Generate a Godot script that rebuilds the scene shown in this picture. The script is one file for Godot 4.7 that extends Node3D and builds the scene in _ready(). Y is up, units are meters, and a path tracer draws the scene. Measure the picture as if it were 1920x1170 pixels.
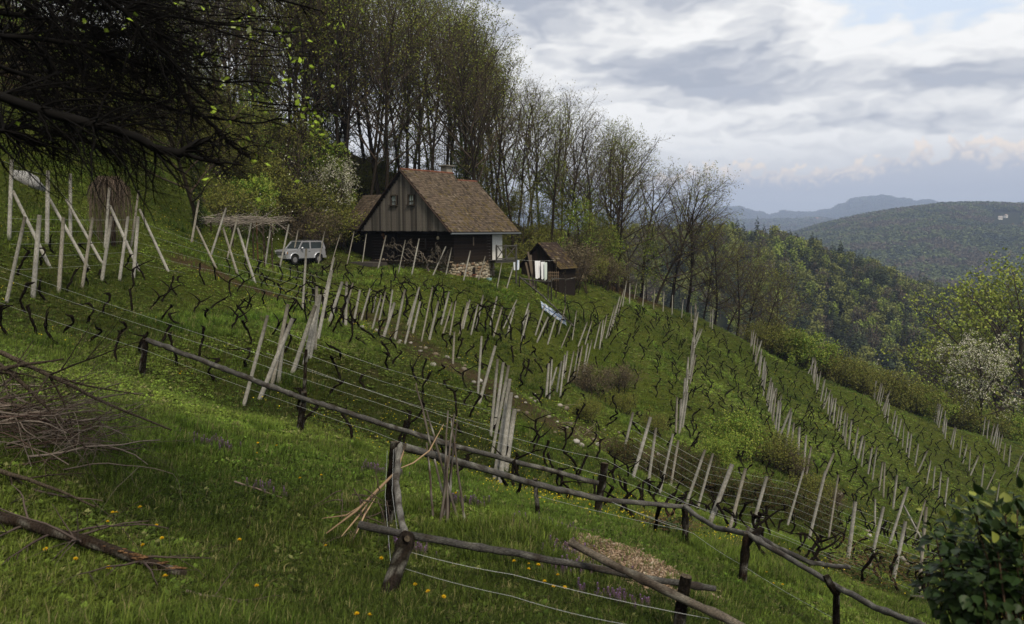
extends Node3D

const F := 1412.0
const CX := 960.0
const CY := 585.0
const HORIZON := 430.0
var sp := 0.0
var cp := 1.0
var rng := RandomNumberGenerator.new()
var used := {}
var M := {}
var nz := FastNoiseLite.new()
var nz2 := FastNoiseLite.new()

# ---------------------------------------------------------------- mesh collector
class MB:
	var v := PackedVector3Array()
	var n := PackedVector3Array()
	var c := PackedColorArray()
	var ix := PackedInt32Array()

	func vert(p: Vector3, nn: Vector3, col: Color) -> void:
		v.append(p)
		n.append(nn)
		c.append(col)

	func quad(a: Vector3, b: Vector3, d: Vector3, e: Vector3, col: Color) -> void:
		var nn := (b - a).cross(d - a).normalized()
		var k := v.size()
		vert(a, nn, col)
		vert(b, nn, col)
		vert(d, nn, col)
		vert(e, nn, col)
		ix.append_array(PackedInt32Array([k, k + 2, k + 1, k, k + 3, k + 2]))

	func tri(a: Vector3, b: Vector3, d: Vector3, col: Color) -> void:
		var nn := (b - a).cross(d - a).normalized()
		var k := v.size()
		vert(a, nn, col)
		vert(b, nn, col)
		vert(d, nn, col)
		ix.append_array(PackedInt32Array([k, k + 2, k + 1]))

	func box(t: Transform3D, s: Vector3, col: Color) -> void:
		var h := s * 0.5
		var p := []
		for k in 8:
			p.append(t * Vector3(h.x if k & 1 else -h.x, h.y if k & 2 else -h.y, h.z if k & 4 else -h.z))
		quad(p[4], p[5], p[7], p[6], col)
		quad(p[1], p[0], p[2], p[3], col)
		quad(p[5], p[1], p[3], p[7], col)
		quad(p[0], p[4], p[6], p[2], col)
		quad(p[6], p[7], p[3], p[2], col)
		quad(p[0], p[1], p[5], p[4], col)

	func bx(at: Vector3, s: Vector3, col: Color) -> void:
		box(Transform3D(Basis(), at), s, col)

	# a squared bar from a to b
	func bar(a: Vector3, b: Vector3, w: float, h: float, col: Color) -> void:
		var y := (b - a)
		var l := y.length()
		y /= l
		var x := y.cross(Vector3(0.02, 0.1, 1)).normalized() if absf(y.y) > 0.8 else y.cross(Vector3.UP).normalized()
		var z := x.cross(y)
		box(Transform3D(Basis(x, y, z), (a + b) * 0.5), Vector3(w, l, h), col)

	func tube(p: PackedVector3Array, r: PackedFloat32Array, sides: int, col: Color, cap := false, capcol := Color(0, 0, 0, 0)) -> void:
		var m := p.size()
		var k0 := v.size()
		for i in m:
			var t := (p[mini(i + 1, m - 1)] - p[maxi(i - 1, 0)]).normalized()
			var nn := t.cross(Vector3(0.31, 0.17, 0.93) if absf(t.z) < 0.9 else Vector3(0.9, 0.3, 0.1)).normalized()
			var b := t.cross(nn)
			for j in sides:
				var a := TAU * j / sides
				var q := nn * cos(a) + b * sin(a)
				v.append(p[i] + q * r[i])
				n.append(q)
				c.append(col)
		for i in m - 1:
			for j in sides:
				var a := k0 + i * sides + j
				var b := k0 + i * sides + (j + 1) % sides
				ix.append_array(PackedInt32Array([a, b + sides, b, a, a + sides, b + sides]))
		if cap:
			var cc := col if capcol.a == 0.0 else capcol
			for e in 2:
				var i := 0 if e == 0 else m - 1
				var t := (p[0] - p[1]).normalized() if e == 0 else (p[m - 1] - p[m - 2]).normalized()
				var k := v.size()
				vert(p[i] + t * r[i] * 0.12, t, cc)
				for j in sides:
					vert(v[k0 + i * sides + j], t, cc)
				for j in sides:
					if e == 0:
						ix.append_array(PackedInt32Array([k, k + 1 + j, k + 1 + (j + 1) % sides]))
					else:
						ix.append_array(PackedInt32Array([k, k + 1 + (j + 1) % sides, k + 1 + j]))

	func rod(a: Vector3, b: Vector3, ra: float, rb: float, sides: int, col: Color) -> void:
		tube(PackedVector3Array([a, b]), PackedFloat32Array([ra, rb]), sides, col, true)

	# a folded diamond leaf: its stalk at p, along d, face towards up
	func leaf(p: Vector3, d: Vector3, up: Vector3, l: float, w: float, col: Color) -> void:
		var s := d.cross(up).normalized()
		var nn := s.cross(d).normalized()
		var k := v.size()
		var mid := p + d * l * 0.45
		vert(p, nn, col)
		vert(mid + s * w * 0.5 + nn * w * 0.15, (nn - s * 0.4).normalized(), col)
		vert(p + d * l, nn, col)
		vert(mid - s * w * 0.5 + nn * w * 0.15, (nn + s * 0.4).normalized(), col)
		ix.append_array(PackedInt32Array([k, k + 2, k + 1, k, k + 3, k + 2]))

	func blob(at: Vector3, r: Vector3, col: Color, noise: FastNoiseLite, amp: float, nu := 9, nv := 6) -> void:
		var k0 := v.size()
		for i in nv + 1:
			for j in nu:
				var th := PI * i / nv
				var ph := TAU * j / nu
				var q := Vector3(sin(th) * cos(ph), cos(th), sin(th) * sin(ph))
				var f := 1.0 + amp * noise.get_noise_3dv(q * 22.0 + at * 40.0 + Vector3(v.size() * 0.37, r.x * 900.0, r.y * 700.0))
				v.append(at + q * r * f)
				n.append(q)
				c.append(col)
		for i in nv:
			for j in nu:
				var a := k0 + i * nu + j
				var b := k0 + i * nu + (j + 1) % nu
				ix.append_array(PackedInt32Array([a, b + nu, b, a, a + nu, b + nu]))

	func mesh(base := Vector3.ZERO) -> ArrayMesh:
		var vv := v
		if base != Vector3.ZERO:
			vv = PackedVector3Array()
			vv.resize(v.size())
			for i in v.size():
				vv[i] = v[i] - base
		var a := []
		a.resize(Mesh.ARRAY_MAX)
		a[Mesh.ARRAY_VERTEX] = vv
		a[Mesh.ARRAY_NORMAL] = n
		a[Mesh.ARRAY_COLOR] = c
		a[Mesh.ARRAY_INDEX] = ix
		var m := ArrayMesh.new()
		m.add_surface_from_arrays(Mesh.PRIMITIVE_TRIANGLES, a)
		return m

# ---------------------------------------------------------------- naming and tree of things
func numbered(s: String) -> String:
	var k: int = used.get(s, 0)
	used[s] = k + 1
	return s if k == 0 else "%s_%03d" % [s, k]

func tag(o: Node, label: String, category: String, group := "", kind := "") -> Node:
	if label:
		o.set_meta("label", label)
	if category:
		o.set_meta("category", category)
	if group:
		o.set_meta("group", group)
	if kind:
		o.set_meta("kind", kind)
	return o

func thing(called: String, label: String, category: String, at: Vector3, group := "") -> Node3D:
	var o := Node3D.new()
	o.name = numbered(called)
	add_child(o, true)
	o.position = at
	tag(o, label, category, group)
	return o

func part(called: String, m: Mesh, material: Material, parent: Node3D, kind := "") -> MeshInstance3D:
	var o := MeshInstance3D.new()
	o.mesh = m
	o.material_override = material
	if parent == self:
		o.name = numbered(called)
	else:
		var k := 0
		for ch in parent.get_children():
			if str(ch.name).begins_with(called):
				k += 1
		o.name = called if k == 0 else "%s_%03d" % [called, k]
	parent.add_child(o, true)
	if kind:
		o.set_meta("kind", kind)
	return o

func solo(called: String, m: Mesh, material: Material, at: Vector3, label: String, category: String, group := "") -> MeshInstance3D:
	var o := part(called, m, material, self)
	o.position = at
	tag(o, label, category, group)
	return o

func scatter(called: String, m: Mesh, material: Material, where: Array, tint: PackedColorArray, parent: Node = self) -> MultiMeshInstance3D:
	var mm := MultiMesh.new()
	mm.transform_format = MultiMesh.TRANSFORM_3D
	mm.use_colors = true
	mm.mesh = m
	mm.instance_count = where.size()
	for i in where.size():
		mm.set_instance_transform(i, where[i])
		mm.set_instance_color(i, tint[i])
	var o := MultiMeshInstance3D.new()
	o.multimesh = mm
	o.material_override = material
	o.name = numbered(called)
	parent.add_child(o, true)
	o.set_meta("kind", "stuff")
	return o

const ORD := ["first", "second", "third", "fourth", "fifth", "sixth", "seventh", "eighth", "ninth", "tenth", "eleventh", "twelfth", "thirteenth", "fourteenth", "fifteenth", "sixteenth", "seventeenth", "eighteenth", "nineteenth", "twentieth"]
func ordinal(k: int) -> String:
	if k < 20:
		return ORD[k]
	var tens := (k + 1) / 10 - 2
	if (k + 1) % 10 == 0:
		return ["twentieth", "thirtieth", "fortieth", "fiftieth", "sixtieth"][tens]
	return ["twenty", "thirty", "forty", "fifty", "sixty"][tens] + "-" + ORD[k % 10]

# ---------------------------------------------------------------- camera geometry: a point at a depth along a line of sight, and back
func W(px: float, py: float, d: float) -> Vector3:
	var u := (px - CX) / F * d
	var w := (py - CY) / F * d
	return Vector3(u, -sp * d - cp * w, -cp * d + sp * w)

func seen_at(p: Vector3) -> Vector3:
	var d := -sp * p.y - cp * p.z
	var up := cp * p.y - sp * p.z
	return Vector3(CX + p.x / d * F, CY - up / d * F, d)

# where a line of sight meets the ground: (x, y, z, depth)
func hit(px: float, py: float) -> Vector4:
	var d := 3.0
	var last := 3.0
	while d < 130.0:
		var w := W(px, py, d)
		if w.y < gh(w.x, w.z):
			var a := last
			var b := d
			for k in 10:
				var m := (a + b) * 0.5
				var q := W(px, py, m)
				if q.y < gh(q.x, q.z):
					b = m
				else:
					a = m
			var e := W(px, py, b)
			return Vector4(e.x, e.y, e.z, b)
		last = d
		d *= 1.015
	var f := W(px, py, 95.0)
	return Vector4(f.x, f.y, f.z, 95.0)

func hp(px: float, py: float) -> Vector3:
	var h := hit(px, py)
	return Vector3(h.x, h.y, h.z)

# ---------------------------------------------------------------- ground: a thin-plate surface through surveyed points
const G0 := Vector2(-170, -170)
const GS := 2.0
const GNX := 172
const GNZ := 118
var grid := PackedFloat32Array()
var kx := PackedFloat64Array()
var kz := PackedFloat64Array()
var kw := PackedFloat64Array()

func survey() -> Array:
	var c := [
		[0, 1170, 5.0], [480, 1170, 5.3], [960, 1170, 6.0], [1280, 1170, 7.0], [1570, 1235, 8.5], [1920, 1170, 12], [345, 1072, 6.3], [0, 1000, 6.6], [250, 860, 10], [80, 850, 9],
		[100, 700, 13], [265, 705, 16], [0, 640, 16], [12, 567, 19], [62, 557, 20], [110, 548, 21], [154, 539, 22], [191, 526, 24], [250, 521, 26], [560, 810, 14.3], [460, 762, 17],
		[715, 1130, 7], [737, 985, 9.3], [1005, 970, 11.2], [1285, 1030, 12.2], [1120, 962, 13.2], [1390, 1100, 10.2], [1180, 1060, 9], [17, 448, 21.5], [88, 458, 22.5], [132, 444, 25],
		[197, 465, 26.5], [246, 463, 29], [359, 455, 32], [396, 477, 35], [459, 482, 41], [315, 508, 27], [405, 498, 32], [568, 585, 27], [505, 600, 27], [470, 525, 33], [605, 650, 20],
		[739, 638, 30], [676, 604, 38], [700, 520, 50], [905, 525, 55], [850, 520, 52.5], [820, 512, 52], [760, 530, 49], [960, 560, 52], [870, 570, 46], [780, 560, 45], [690, 605, 36], [850, 680, 29],
		[900, 706, 27], [1000, 775, 26], [977, 640, 42], [1053, 652, 49], [895, 622, 46], [1021, 748, 44], [1090, 690, 50], [937, 912, 17.2], [948, 868, 19], [922, 805, 22.3], [897, 742, 26],
		[1165, 866, 29.5], [1187, 895, 24.5], [1237, 925, 24.5], [1288, 942, 26], [1330, 983, 23.5], [1408, 997, 25.5], [1477, 984, 26.5], [1553, 1013, 23], [1590, 1048, 25.5], [1630, 1064, 24.5],
		[1673, 1097, 23.5], [1668, 1020, 26], [1272, 815, 40], [1320, 850, 36], [1280, 735, 52], [1290, 650, 70], [1300, 592, 92], [1180, 566, 78], [1175, 560, 84], [1140, 600, 62], [1110, 650, 52],
		[1461, 827, 47], [1444, 770, 60], [1425, 700, 74], [1405, 647, 86], [1514, 698, 88], [1560, 770, 74], [1600, 830, 62], [1641, 895, 52], [1530, 900, 42], [1500, 930, 36], [1640, 750, 90],
		[1745, 800, 92], [1850, 822, 92], [1930, 845, 92], [1760, 880, 68], [1700, 950, 50], [1800, 960, 60], [1900, 960, 66], [1750, 1030, 42], [1850, 1060, 45], [540, 492, 56], [620, 488, 57],
		[450, 450, 50], [470, 400, 56], [540, 360, 66], [0, 300, 30], [150, 300, 36], [300, 330, 44], [400, 300, 56], [650, 420, 68], [560, 285, 88], [700, 320, 88], [830, 340, 88], [960, 415, 86],
		[1100, 500, 88], [1030, 530, 66], [1085, 525, 66], [1000, 520, 62], [1600, 1170, 10.5], [1600, 1130, 12.6], [1605, 1100, 15.8], [1605, 1076, 19.5], [1700, 1176, 12], [1700, 1140, 15.2], [1705, 1112, 20], [1800, 1170, 14], [1800, 1130, 19], [1800, 1090, 28], [1500, 1105, 11], [1500, 1060, 14.5], [1500, 1025, 19], [0, 150, 50], [200, 200, 56], [350, 230, 70],
	]
	var out := []
	for k in c:
		out.append(W(k[0], k[1], k[2]))
	var more := [
		[0, -1.75, 0], [-10, 0.3, 0], [10, -5.6, 0], [0, -0.6, 8], [-10, 1.2, 8], [10, -4.5, 8], [-30, 7, -5], [30, -13, -5], [-20, 14, -130], [10, -8, -125], [40, -30, -130], [70, -48, -130],
		[-60, 32, -120], [95, -58, -110], [75, -33, -60], [55, -24, -25], [-45, 16, -40], [-70, 30, -70], [10, -14, -112], [40, -26, -108], [65, -40, -108],
	]
	for k in more:
		out.append(Vector3(k[0], k[1], k[2]))
	return out

func fit_ground() -> void:
	var pts := survey()
	var n := pts.size()
	var m := n + 3
	var rows := []
	for i in n:
		var r := PackedFloat64Array()
		r.resize(m + 1)
		for j in n:
			var r2 := Vector2(pts[i].x - pts[j].x, pts[i].z - pts[j].z).length_squared()
			r[j] = 0.5 * r2 * log(r2 + 1e-9)
		r[i] += 0.05 * (Vector2(pts[i].x, pts[i].z).length() + 3.0)
		r[n] = 1.0
		r[n + 1] = pts[i].x
		r[n + 2] = pts[i].z
		r[m] = pts[i].y
		rows.append(r)
	for q in 3:
		var r := PackedFloat64Array()
		r.resize(m + 1)
		for j in n:
			r[j] = 1.0 if q == 0 else pts[j].x if q == 1 else pts[j].z
		rows.append(r)
	for k in m:
		var best := k
		for i in range(k + 1, m):
			if absf(rows[i][k]) > absf(rows[best][k]):
				best = i
		var sw = rows[k]
		rows[k] = rows[best]
		rows[best] = sw
		var pr: PackedFloat64Array = rows[k]
		for i in range(k + 1, m):
			var ri: PackedFloat64Array = rows[i]
			var f: float = ri[k] / pr[k]
			if f != 0.0:
				for j in range(k, m + 1):
					ri[j] -= f * pr[j]
				rows[i] = ri
	kw.resize(m)
	for k in range(m - 1, -1, -1):
		var s: float = rows[k][m]
		for j in range(k + 1, m):
			s -= rows[k][j] * kw[j]
		kw[k] = s / rows[k][k]
	kx.resize(n)
	kz.resize(n)
	for i in n:
		kx[i] = pts[i].x
		kz[i] = pts[i].z
	grid.resize(GNX * GNZ)
	for b in GNZ:
		for a in GNX:
			var x := G0.x + a * GS
			var z := G0.y + b * GS
			var s: float = kw[n] + kw[n + 1] * x + kw[n + 2] * z
			for j in n:
				var dx := x - kx[j]
				var dz := z - kz[j]
				var r2 := dx * dx + dz * dz + 1e-9
				s += kw[j] * 0.5 * r2 * log(r2)
			grid[b * GNX + a] = s

func cubic(a: float, b: float, c: float, d: float, t: float) -> float:
	return b + 0.5 * t * (c - a + t * (2.0 * a - 5.0 * b + 4.0 * c - d + t * (3.0 * (b - c) + d - a)))

func near_h(x: float, z: float) -> float:
	var u := clampf((x - G0.x) / GS, 1.0, GNX - 2.01)
	var w := clampf((z - G0.y) / GS, 1.0, GNZ - 2.01)
	var i := int(u)
	var j := int(w)
	var fu := u - i
	var fw := w - j
	var k := (j - 1) * GNX + i - 1
	var a := cubic(grid[k], grid[k + 1], grid[k + 2], grid[k + 3], fu)
	k += GNX
	var b := cubic(grid[k], grid[k + 1], grid[k + 2], grid[k + 3], fu)
	k += GNX
	var c := cubic(grid[k], grid[k + 1], grid[k + 2], grid[k + 3], fu)
	k += GNX
	var d := cubic(grid[k], grid[k + 1], grid[k + 2], grid[k + 3], fu)
	return cubic(a, b, c, d, fw)

func along(p: Array, t: float) -> float:
	if t <= p[0][0]:
		return p[0][1]
	for i in range(1, p.size()):
		if t <= p[i][0]:
			var f: float = (t - p[i - 1][0]) / (p[i][0] - p[i - 1][0])
			return lerpf(p[i - 1][1], p[i][1], f)
	return p[-1][1]

const VALLEY := -78.0
var crest_a := [[-1.0, 10.0], [-0.2, -6.0], [0.1, -12.0], [0.27, -11.0], [0.36, -15.0], [0.453, -29.0], [0.566, -44.0], [0.65, -55.0], [0.75, -70.0], [0.9, -78.0]]
var crest_b := [[0.3, -60.0], [0.37, -22.0], [0.404, 0.0], [0.453, 24.0], [0.51, 47.0], [0.567, 63.0], [0.62, 66.0], [0.68, 62.0], [0.9, 85.0], [1.4, 60.0]]
var crest_m := [[0.1, 30.0], [0.25, 60.0], [0.31, 40.0], [0.36, 46.0], [0.404, 55.0], [0.44, 30.0], [0.6, -20.0]]
var crest_c := [[-0.6, 120.0], [-0.1, 150.0], [0.1, 130.0], [0.2, 165.0], [0.255, 150.0], [0.283, 178.0], [0.31, 150.0], [0.35, 126.0], [0.39, 135.0], [0.425, 205.0], [0.455, 258.0], [0.485, 292.0], [0.51, 258.0], [0.54, 262.0], [0.56, 240.0], [0.62, 200.0], [0.9, 240.0]]

func far_h(x: float, z: float) -> float:
	var d := -z
	var own := clampf(-5.0 - 0.36 * x, -78.0, 55.0)
	if d <= 90.0:
		return own
	var t := x / d
	var h := lerpf(own, VALLEY + 5.0 * nz.get_noise_2d(x * 0.02, z * 0.02), smoothstep(95.0, 200.0, d))
	if d > 180.0:
		var e := along(crest_a, t) + 7.0 * nz.get_noise_2d(x * 0.05, z * 0.05)
		h = maxf(h, lerpf(VALLEY - 4.0, e, smoothstep(170.0, 430.0, d) * (1.0 - 0.9 * smoothstep(440.0, 700.0, d))))
	if d > 800.0:
		var e := along(crest_b, t) + 14.0 * nz.get_noise_2d(x * 0.012, z * 0.012)
		var g := smoothstep(900.0, 2050.0, d) * (1.0 - 0.8 * smoothstep(2100.0, 3000.0, d))
		h = maxf(h, lerpf(VALLEY - 4.0, e, g) + 26.0 * g * (1.0 - g) * nz.get_noise_2d(x * 0.03, z * 0.03 + 50.0))
	if d > 2800.0:
		var e := along(crest_m, t) + 10.0 * nz.get_noise_2d(x * 0.006, z * 0.006)
		h = maxf(h, lerpf(VALLEY, e, smoothstep(2900.0, 4500.0, d) * (1.0 - 0.5 * smoothstep(4600.0, 5600.0, d))))
	if d > 4500.0:
		var e := along(crest_c, t) + 46.0 * nz.get_noise_2d(t * 420.0, 3.0)
		h = maxf(h, lerpf(VALLEY, e, smoothstep(4700.0, 7000.0, d) * (1.0 - 0.6 * smoothstep(7100.0, 9000.0, d))))
	return h

func gh(x: float, z: float) -> float:
	var r := sqrt(x * x + z * z)
	if r > 150.0:
		return far_h(x, z)
	var h := near_h(x, z)
	h += 0.035 * nz2.get_noise_2d(x * 1.3, z * 1.3) * clampf(r * 0.2, 0.0, 1.0) + 0.10 * nz2.get_noise_2d(x * 0.35 + 40.0, z * 0.35)
	if r > 105.0:
		h = lerpf(h, far_h(x, z), smoothstep(105.0, 150.0, r))
	return h

func ground_normal(x: float, z: float) -> Vector3:
	var e := 0.25
	return Vector3(gh(x - e, z) - gh(x + e, z), 2.0 * e, gh(x, z - e) - gh(x, z + e)).normalized()

func rr(a: float, b: float) -> float:
	return rng.randf_range(a, b)

func rdir() -> Vector3:
	return Vector3(rng.randfn(), rng.randfn(), rng.randfn()).normalized()

# ---------------------------------------------------------------- materials
func noise_tex(freq: float, oct: int, lo: Color, hi: Color, kind := FastNoiseLite.TYPE_SIMPLEX_SMOOTH, size := 512, bump := false) -> NoiseTexture2D:
	var f := FastNoiseLite.new()
	f.noise_type = kind
	f.frequency = freq
	f.fractal_octaves = oct
	f.seed = int(freq * 1000) + oct
	var t := NoiseTexture2D.new()
	t.width = size
	t.height = size
	t.seamless = true
	t.noise = f
	if bump:
		t.as_normal_map = true
		t.bump_strength = 6.0
	else:
		var g := Gradient.new()
		g.set_color(0, lo)
		g.set_color(1, hi)
		t.color_ramp = g
	return t

func mat(col: Color, rough := 0.9, vc := false, tex: Texture2D = null, scale := Vector3.ONE, world := false) -> StandardMaterial3D:
	var m := StandardMaterial3D.new()
	m.albedo_color = col.linear_to_srgb()
	m.roughness = rough
	m.metallic_specular = 0.3
	m.vertex_color_use_as_albedo = vc
	if tex:
		m.albedo_texture = tex
		m.uv1_triplanar = true
		m.uv1_world_triplanar = world
		m.uv1_scale = scale
	return m

func leafy(k: float) -> StandardMaterial3D:
	var m := mat(Color.WHITE, 0.75, true)
	m.metallic_specular = 0.25
	m.backlight_enabled = true
	m.backlight = Color(k, k, k)
	m.cull_mode = BaseMaterial3D.CULL_DISABLED
	return m

func make_materials() -> void:
	var grain := noise_tex(0.03, 4, Color(0.45, 0.44, 0.42), Color(1, 1, 1))
	var bark := noise_tex(0.025, 5, Color(0.35, 0.34, 0.33), Color(1, 1, 0.97), FastNoiseLite.TYPE_SIMPLEX)
	var speck := noise_tex(0.06, 4, Color(0.62, 0.62, 0.6), Color(1, 1, 1))
	var soil := noise_tex(0.02, 5, Color(0.5, 0.5, 0.46), Color(1, 1, 1))
	var rough_n := noise_tex(0.05, 4, Color.BLACK, Color.WHITE, FastNoiseLite.TYPE_SIMPLEX, 512, true)
	M.ground = mat(Color.WHITE, 1.0, true, soil, Vector3(0.9, 0.9, 0.9), true)
	M.ground.normal_enabled = true
	M.ground.normal_texture = rough_n
	M.ground.normal_scale = 0.9
	M.ground.metallic_specular = 0.1
	M.wood = mat(Color.WHITE, 0.9, true, grain, Vector3(5, 0.7, 5))
	M.wood_flat = mat(Color.WHITE, 0.9, true, grain, Vector3(0.7, 4, 0.7))
	M.bark = mat(Color.WHITE, 0.95, true, bark, Vector3(3, 1.2, 3))
	M.bark.normal_enabled = true
	M.bark.normal_texture = rough_n
	M.bark.normal_scale = 1.4
	M.bark.metallic_specular = 0.15
	M.twig = mat(Color.WHITE, 0.95, true)
	M.twig.metallic_specular = 0.15
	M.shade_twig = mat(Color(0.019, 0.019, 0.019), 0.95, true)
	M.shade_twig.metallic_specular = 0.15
	M.vine = M.bark.duplicate()
	M.vine.albedo_color = Color(0.1, 0.1, 0.1).linear_to_srgb()
	M.pole = mat(Color.WHITE, 0.85, true, bark, Vector3(1.6, 6, 6))
	M.pole.normal_enabled = true
	M.pole.normal_texture = rough_n
	M.pole.normal_scale = 1.2
	M.concrete = mat(Color.WHITE, 0.95, true, noise_tex(0.035, 5, Color(0.5, 0.49, 0.46), Color.WHITE, FastNoiseLite.TYPE_SIMPLEX), Vector3(5, 1.0, 5))
	M.concrete.metallic_specular = 0.2
	M.stone = mat(Color.WHITE, 0.95, true, speck, Vector3(2.2, 2.2, 2.2))
	M.plaster = mat(Color(0.72, 0.72, 0.7), 0.9, false, noise_tex(0.015, 3, Color(0.86, 0.85, 0.82), Color.WHITE), Vector3(0.8, 0.8, 0.8))
	M.tile = mat(Color.WHITE, 0.9, true, speck, Vector3(2.0, 2.0, 2.0))
	M.leaf = leafy(0.5)
	M.grass = leafy(0.35)
	M.needle = leafy(0.15)
	M.petal = leafy(0.45)
	M.cloth = leafy(0.3)
	M.cloth.roughness = 0.95
	M.wire = mat(Color(0.42, 0.43, 0.42), 0.45)
	M.wire.metallic = 0.6
	M.glass = mat(Color(0.03, 0.04, 0.045), 0.08)
	M.glass.metallic_specular = 0.6
	M.paint = mat(Color(0.46, 0.475, 0.51), 0.32)
	M.paint.metallic = 0.55
	M.paint.clearcoat_enabled = true
	M.paint.clearcoat = 0.6
	M.trim = mat(Color(0.03, 0.031, 0.033), 0.7)
	M.rubber = mat(Color(0.018, 0.018, 0.018), 0.9)
	M.alloy = mat(Color(0.4, 0.4, 0.42), 0.4)
	M.alloy.metallic = 0.7
	M.lamp_lens = mat(Color(0.55, 0.57, 0.6), 0.1)
	M.dark = mat(Color(0.006, 0.005, 0.004), 0.95)
	M.copper = mat(Color(0.09, 0.10, 0.11), 0.6)
	M.flat = mat(Color.WHITE, 0.9, true)

# ---------------------------------------------------------------- sky
func fbm(x: float, y: float) -> float:
	return nz.get_noise_2d(x, y) * 1.6

func sky_color(az: float, el: float) -> Color:
	# az, el in degrees; az grows to the right of the view. The clouds lie in sheets, so they flatten towards the horizon
	var wx := az + 2.4 * fbm(az * 0.8 + 11.0, el * 2.6) + 1.3 * fbm(az * 4.0, el * 11.0 + 30.0)
	var wy := el + 0.75 * fbm(az * 0.9 + 90.0, el * 2.4 + 40.0) + 0.32 * fbm(az * 5.5 + 60.0, el * 15.0)
	var big := fbm(wx * 0.6 + 5.0, wy * 3.0 + 13.0)
	var band := fbm(wx * 0.55 + 31.0, wy * 8.0)
	var fine := fbm(wx * 5.0, wy * 15.0)
	var k := 0.14 + 0.32 * big + 0.26 * band + 0.22 * fine
	# the broad cloud banks above the valley
	k += 0.80 * exp(-pow((wx - 10.0) / 7.0, 2) - pow((wy - 10.6) / 1.5, 2))
	k += 0.50 * exp(-pow((wx - 16.5) / 3.2, 2) - pow((wy - 14.0) / 2.6, 2))
	k += 0.55 * exp(-pow((wx - 31.5) / 6.5, 2) - pow((wy - 9.2) / 1.3, 2))
	k += 0.48 * exp(-pow((wx - 30.0) / 8.0, 2) - pow((wy - 6.8) / 0.8, 2))
	k += 0.25 * exp(-pow((wx - 20.0) / 7.0, 2) - pow((wy - 7.9) / 0.4, 2))
	k += 0.22 * exp(-pow((wx - 3.0) / 4.0, 2) - pow((wy - 16.0) / 1.5, 2))
	k -= 0.34 * exp(-pow((wx - 7.0) / 7.5, 2) - pow((wy - 13.6) / 1.0, 2))
	k -= 1.05 * exp(-pow((wx - 28.0) / 9.0, 2) - pow((wy - 15.0) / 3.0, 2))
	k -= 0.25 * exp(-pow((wx - 10.0) / 8.0, 2) - pow((wy - 7.0) / 1.1, 2))
	var blue := Color(0.66, 0.755, 0.88)
	var white := Color(0.90, 0.893, 0.876)
	var grey := Color(0.405, 0.435, 0.505)
	var c := blue.lerp(white, smoothstep(-0.95, -0.22, k))
	c = c.lerp(grey, smoothstep(-0.10, 0.90, k))
	c = c * (1.0 + 0.06 * smoothstep(0.25, 0.0, absf(k + 0.12)))
	# towards the horizon the air is pale
	c = c.lerp(Color(0.70, 0.70, 0.705), 0.85 * (1.0 - smoothstep(3.0, 7.0, el)))
	# heaps of cumulus standing on the horizon
	var puff := 0.0
	for o in 4:
		var s := pow(2.0, o)
		puff += (0.75 - absf(fbm(az * 5.5 * s + 17.0 * o, el * 7.0 * s))) / s
	var low := 3.1 + 1.2 * nz2.get_noise_2d(az * 1.3 + 7.0, 3.0) + 0.07 * clampf(az - 17.0, 0.0, 20.0)
	var top := low + 1.5 * puff
	var q := smoothstep(top + 0.08, top - 0.08, el) * smoothstep(-0.3, 0.0, 0.6 * nz2.get_noise_2d(az * 1.1 + 3.0, 9.0) + 0.05 * (az - 12.0))
	var lit := 0.9 * smoothstep(0.75, 1.25, puff) * smoothstep(low - 0.4, low + 0.6, el) + 0.6 * smoothstep(top - 0.9, top - 0.1, el)
	var heap := Color(0.54, 0.56, 0.62).lerp(Color(1.0, 0.87, 0.74), clampf(lit, 0.0, 1.0))
	c = c.lerp(heap, q * 0.95 * smoothstep(1.4, 2.8, el))
	return c

func make_sky() -> Environment:
	var w := 4096
	var small := Image.create(1024, 512, false, Image.FORMAT_RGBA8)
	for y in 512:
		var el := 90.0 - (y + 0.5) * 180.0 / 512
		for x in 1024:
			var az := wrapf((x + 0.5) / 1024 * 360.0, -180.0, 180.0)
			small.set_pixel(x, y, sky_color(az, maxf(el, 0.3)).linear_to_srgb() if el > -1.0 else Color(0.3, 0.32, 0.28))
	small.resize(w, w / 2, Image.INTERPOLATE_CUBIC)
	for y in range(w / 4 - 260, w / 4 + 6):
		var el := 90.0 - (y + 0.5) * 180.0 / (w / 2)
		for x in range(-130, 480):
			var az := (x + 0.5) / w * 360.0
			small.set_pixel(posmod(x, w), y, sky_color(az, maxf(el, 0.3)).linear_to_srgb())
	var pano := PanoramaSkyMaterial.new()
	pano.panorama = ImageTexture.create_from_image(small)
	var sky := Sky.new()
	sky.sky_material = pano
	var e := Environment.new()
	e.background_mode = Environment.BG_SKY
	e.sky = sky
	return e

# ---------------------------------------------------------------- what covers the ground where
var strips := []      # [points (Vector2), half width, colour, how strong]
var wood_edge := [[-2.0, 30.0], [-0.68, 38.0], [-0.5, 50.0], [-0.33, 62.0], [-0.2, 66.0], [-0.07, 67.0], [0.05, 70.0], [0.14, 80.0], [0.24, 93.0], [0.32, 90.0], [0.4, 95.0], [0.8, 98.0]]

func strip_from(px: Array, half: float, col: Color, k: float) -> void:
	var p := []
	for q in px:
		var h := hit(q[0], q[1])
		p.append(Vector2(h.x, h.z))
	strips.append([p, half, col, k])

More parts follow.
